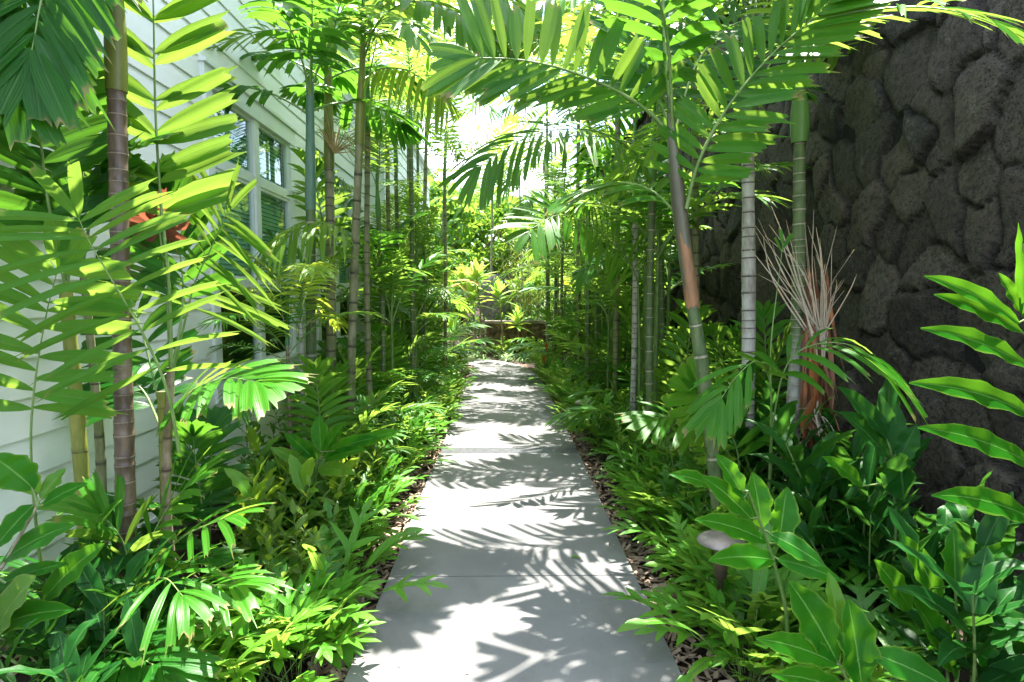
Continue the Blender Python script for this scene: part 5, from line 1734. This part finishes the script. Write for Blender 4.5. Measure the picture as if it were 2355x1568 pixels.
band(SPIDER, 'spider_plant', 'striped spider plant spilling over the top of the planter wall', 'plant', 'spider plants on the planter wall', 5, (-0.1, 1.2), (15.35, 15.7), 0.9, 1.3, 1.0, seed=18)
for o_ in [q for q in COL.objects if q.get('group') == 'spider plants on the planter wall']:
    o_.location.z = 0.83
band(FERNB, 'fern', 'bright fern at the foot of the planter wall', 'fern', 'ferns at the planter foot', 9, (-0.6, 1.3), (14.7, 15.1), 0.8, 1.2, 1.0, seed=19)
band(SHRUB, 'shrub', 'leafy shrub behind the planter wall', 'shrub', 'shrubs behind the planter wall', 9, (-1.3, 1.6), (15.9, 16.4), 1.6, 2.3, 1.0, seed=20)
# red flowers in the right bed
g = random.Random(8)
for k, (x, y, lab) in enumerate([(1256, 800, 'upper of two red flower spikes among the far right ferns'), (1250, 830, 'lower of two red flower spikes among the far right ferns')]):
    p = P(x, y, 10.2)
    root = thing('red_flower', lab, 'flower', (p.x, p.y, 0))
    mb = MB()
    mb.tube([(0, 0, -0.02), (0.02, 0, p.z * 0.6), (0, 0, p.z)], [0.004, 0.004, 0.003], 5)
    mb.build('stem', M['cane'], root)
    mb = MB()
    for i in range(14):
        a = i * 2.4
        D = Vector((math.cos(a), math.sin(a), 0.5 + 0.1 * i))
        blade(mb, Vector((0, 0, p.z - 0.05 + 0.008 * i)), D, Vector((-math.sin(a), math.cos(a), 0)), 0.08, 0.026, prof_ell, 3, 0.1, 0.3)
    mb.build('bloom', plain_mat('red_bract', (0.5, 0.03, 0.02), (0.65, 0.07, 0.03), 9, 0.4), root)

# bamboo clump
bam = thing('bamboo_clump', 'feathery golden green bamboo clump behind the planter wall', 'bamboo', (P(1215, 784, 16.5).x, 16.5, 0))
mbc, mbl = MB(), MB()
g = random.Random(21)
for i in range(34):
    a = g.uniform(0, 2 * PI)
    r = 0.5 * math.sqrt(g.random())
    b = Vector((math.cos(a) * r, math.sin(a) * r, 0))
    h = g.uniform(1.8, 3.6)
    lean = Vector((math.cos(a) * g.uniform(0.1, 0.9), math.sin(a) * g.uniform(0.1, 0.9), 0))
    C = crom([b, b + Vector((0, 0, h * 0.55)) + lean * 0.35, b + Vector((0, 0, h)) + lean * 1.4], 16)
    mbc.tube(C, [0.012 - 0.0006 * k for k in range(16)], 5)
    for k in range(70):
        t = g.uniform(0.25, 1.0) * 15
        j = min(14, int(t))
        p = C[j].lerp(C[j + 1], t - j)
        az = g.uniform(0, 2 * PI)
        q = p + Vector((math.cos(az), math.sin(az), g.uniform(-.2, .4))) * g.uniform(0.05, 0.4)
        D = Vector((math.cos(az), math.sin(az), g.uniform(-0.9, 0.3)))
        blade(mbl, q, D, Vector((-math.sin(az), math.cos(az), 0.3)), g.uniform(0.1, 0.19), 0.018, prof_lance, 2, 0.3, 0.2)
mbc.build('canes', M['t_yellow'], bam)
mbl.build('foliage', M['bamboo'], bam)


# slope shrubs and trees beyond: each its own crown
def bushy(label, c, r, n, seed, mat, trunk_h=0.0, name='shrub', cat='shrub', group=None, ls=0.2):
    g_ = random.Random(seed)
    root = thing(name, label, cat, c, 0, group)
    cl = []
    for i in range(9):
        a, zz, rr = g_.uniform(0, 2 * PI), g_.uniform(-.6, .9), g_.uniform(0.2, 0.75)
        cl.append((Vector((math.cos(a) * r[0] * rr, math.sin(a) * r[0] * rr, trunk_h + r[1] * (1 + zz * 0.7))), g_.uniform(0.3, 0.55)))
    mb = MB()
    for i in range(n):
        cc, cr = g_.choice(cl)
        v = Vector((g_.gauss(0, 1), g_.gauss(0, 1), g_.gauss(0, 1))).normalized() * (g_.random() ** 0.4)
        p = cc + Vector((v.x * r[0] * cr, v.y * r[0] * cr, v.z * r[1] * cr))
        if p.z < 0.05:
            p.z = 0.05
        D = Vector((g_.gauss(0, 1), g_.gauss(0, 1), g_.gauss(0, 0.7)))
        blade(mb, p, D, Vector((g_.gauss(0, 1), g_.gauss(0, 1), g_.gauss(0, 1))), ls * g_.uniform(0.6, 1.2), ls * 0.4, prof_ell, 2, 0.2, 0.2)
    mb.build('crown' if trunk_h else 'foliage', M[mat], root)
    mt = MB()
    mt.tube([(0, 0, -0.4), (0.05, 0, trunk_h + 0.1), (0.0, 0.05, trunk_h + r[1])], [0.10 * r[0], 0.075 * r[0], 0.02], 8)
    for i in range(5):
        mt.tube([(0, 0.02, trunk_h + 0.2 * r[1]), (cl[i][0] * 0.6) + Vector((0, 0, 0.3 * trunk_h)), cl[i][0]], [0.05 * r[0], 0.03 * r[0], 0.01], 5)
    mt.build('trunk' if trunk_h else 'stem', M['t_brown'], root)
    return root


g = random.Random(55)
for i in range(26):
    y = 17.2 + i * 0.42
    x = g.uniform(-5.5, 4.5)
    bushy('leafy green shrub on the rising slope beyond the planter', (x, y, hz(y)), (g.uniform(0.7, 1.2), g.uniform(0.6, 1.1)), 600, 500 + i, 'far_leaf', 0.0, group='shrubs on the far slope', ls=0.24)
for i in range(9):
    y = 22.5 + (i % 3) * 2.4
    x = -6.2 + i * 1.25 + g.uniform(-.4, .4)
    bushy('leafy tree standing on the slope behind the garden', (x, y, hz(y)), (g.uniform(1.5, 2.1), g.uniform(1.3, 1.8)), 1500, 540 + i, 'far_leaf', g.uniform(0.6, 1.3), 'tree', 'tree', 'trees on the far slope', 0.4)
# palms filling the far end on either side
for i in range(18):
    y = 9.6 + i * 0.5
    x = (-1, 1)[i % 2] * g.uniform(1.2, 2.0) - (0.3 if i % 2 == 0 else -0.15) - (1.1 if i % 2 == 0 and y > 12.5 else 0)
    palm('slender palm crowding the far end of the garden', (x, y, hz(y)), (x + g.uniform(-.2, .2), y, hz(y) + g.uniform(0.5, 2.3)), 0.06, 't_mossy', ('fine', 'broad', 'yellow')[i % 3], 9, 1.05, 0.45, 'shaft', i, seed=80 + i, group='far end palms', spacing=0.12)

# ------------------------------------------------------------------ path lights, in-ground light, stray leaf
M['bronze'] = plain_mat('bronze_paint', (0.10, 0.065, 0.05), (0.17, 0.11, 0.085), 20, 0.4, 0.05, metal=0.5)
M['cap'] = plain_mat('weathered_cap', (0.16, 0.13, 0.12), (0.27, 0.23, 0.215), 14, 0.38, 0.05, metal=0.4)


def lathe(mb, prof, seg=28):
    mb.grid([[(Vector((r * math.cos(2 * PI * j / seg), r * math.sin(2 * PI * j / seg), z)), (j / seg, i)) for j in range(seg + 1)] for i, (r, z) in enumerate(prof)])


def path_light(label, x, d, h=0.56):
    p = P(x, 784, d)
    root = thing('path_light', label, 'lamp', (p.x, d, 0))
    mb = MB()
    lathe(mb, [(0.014, -0.05), (0.014, h - 0.17), (0.027, h - 0.165), (0.029, h - 0.1), (0.029, h - 0.02)])
    mb.build('post', M['bronze'], root)
    mb = MB()
    lathe(mb, [(0.002, h + 0.03), (0.03, h + 0.028), (0.07, h + 0.018), (0.098, h + 0.003), (0.104, h - 0.006), (0.103, h - 0.010), (0.09, h - 0.004), (0.03, h + 0.008), (0.002, h + 0.01)])
    mb.build('lamp_shade', M['cap'], root)
    return root


path_light('mushroom path light with pale cap beside the bright ginger', 1672, 2.5, 0.47)
path_light('mushroom path light half hidden in the ferns at mid right', 1345, 6.4, 0.36)
path_light('mushroom path light among the left palms under the far window', 781, 5.6, 0.5)
il = thing('ground_light', 'small round in-ground light in the mulch at lower left', 'lamp', GP(766, 1470, 0.0))
mb = MB()
lathe(mb, [(0.055, -0.04), (0.055, 0.015), (0.05, 0.02), (0.042, 0.02), (0.04, 0.012)])
mb.build('housing', M['bronze'], il)
mb = MB()
lathe(mb, [(0.0405, 0.011), (0.03, 0.018), (0.012, 0.022), (0.001, 0.023)])
mb.build('lens', plain_mat('lens_glass', (0.3, 0.33, 0.34), (0.4, 0.43, 0.44), 4, 0.08, 0.0, spec=0.8), il)
mb = MB()
blade(mb, Vector((0, 0, 0)), Vector((1, -0.35, 0.05)), Vector((0.35, 1, 0)), 0.058, 0.028, prof_ell, 5, 0.0, 0.15)
tag(mb.build('fallen_leaf', M['fern_bright'], None, GP(1312, 1280, 0.032) + Vector((0, 0, 0.002))), 'small pale green leaf lying on the sunlit concrete', 'leaf')
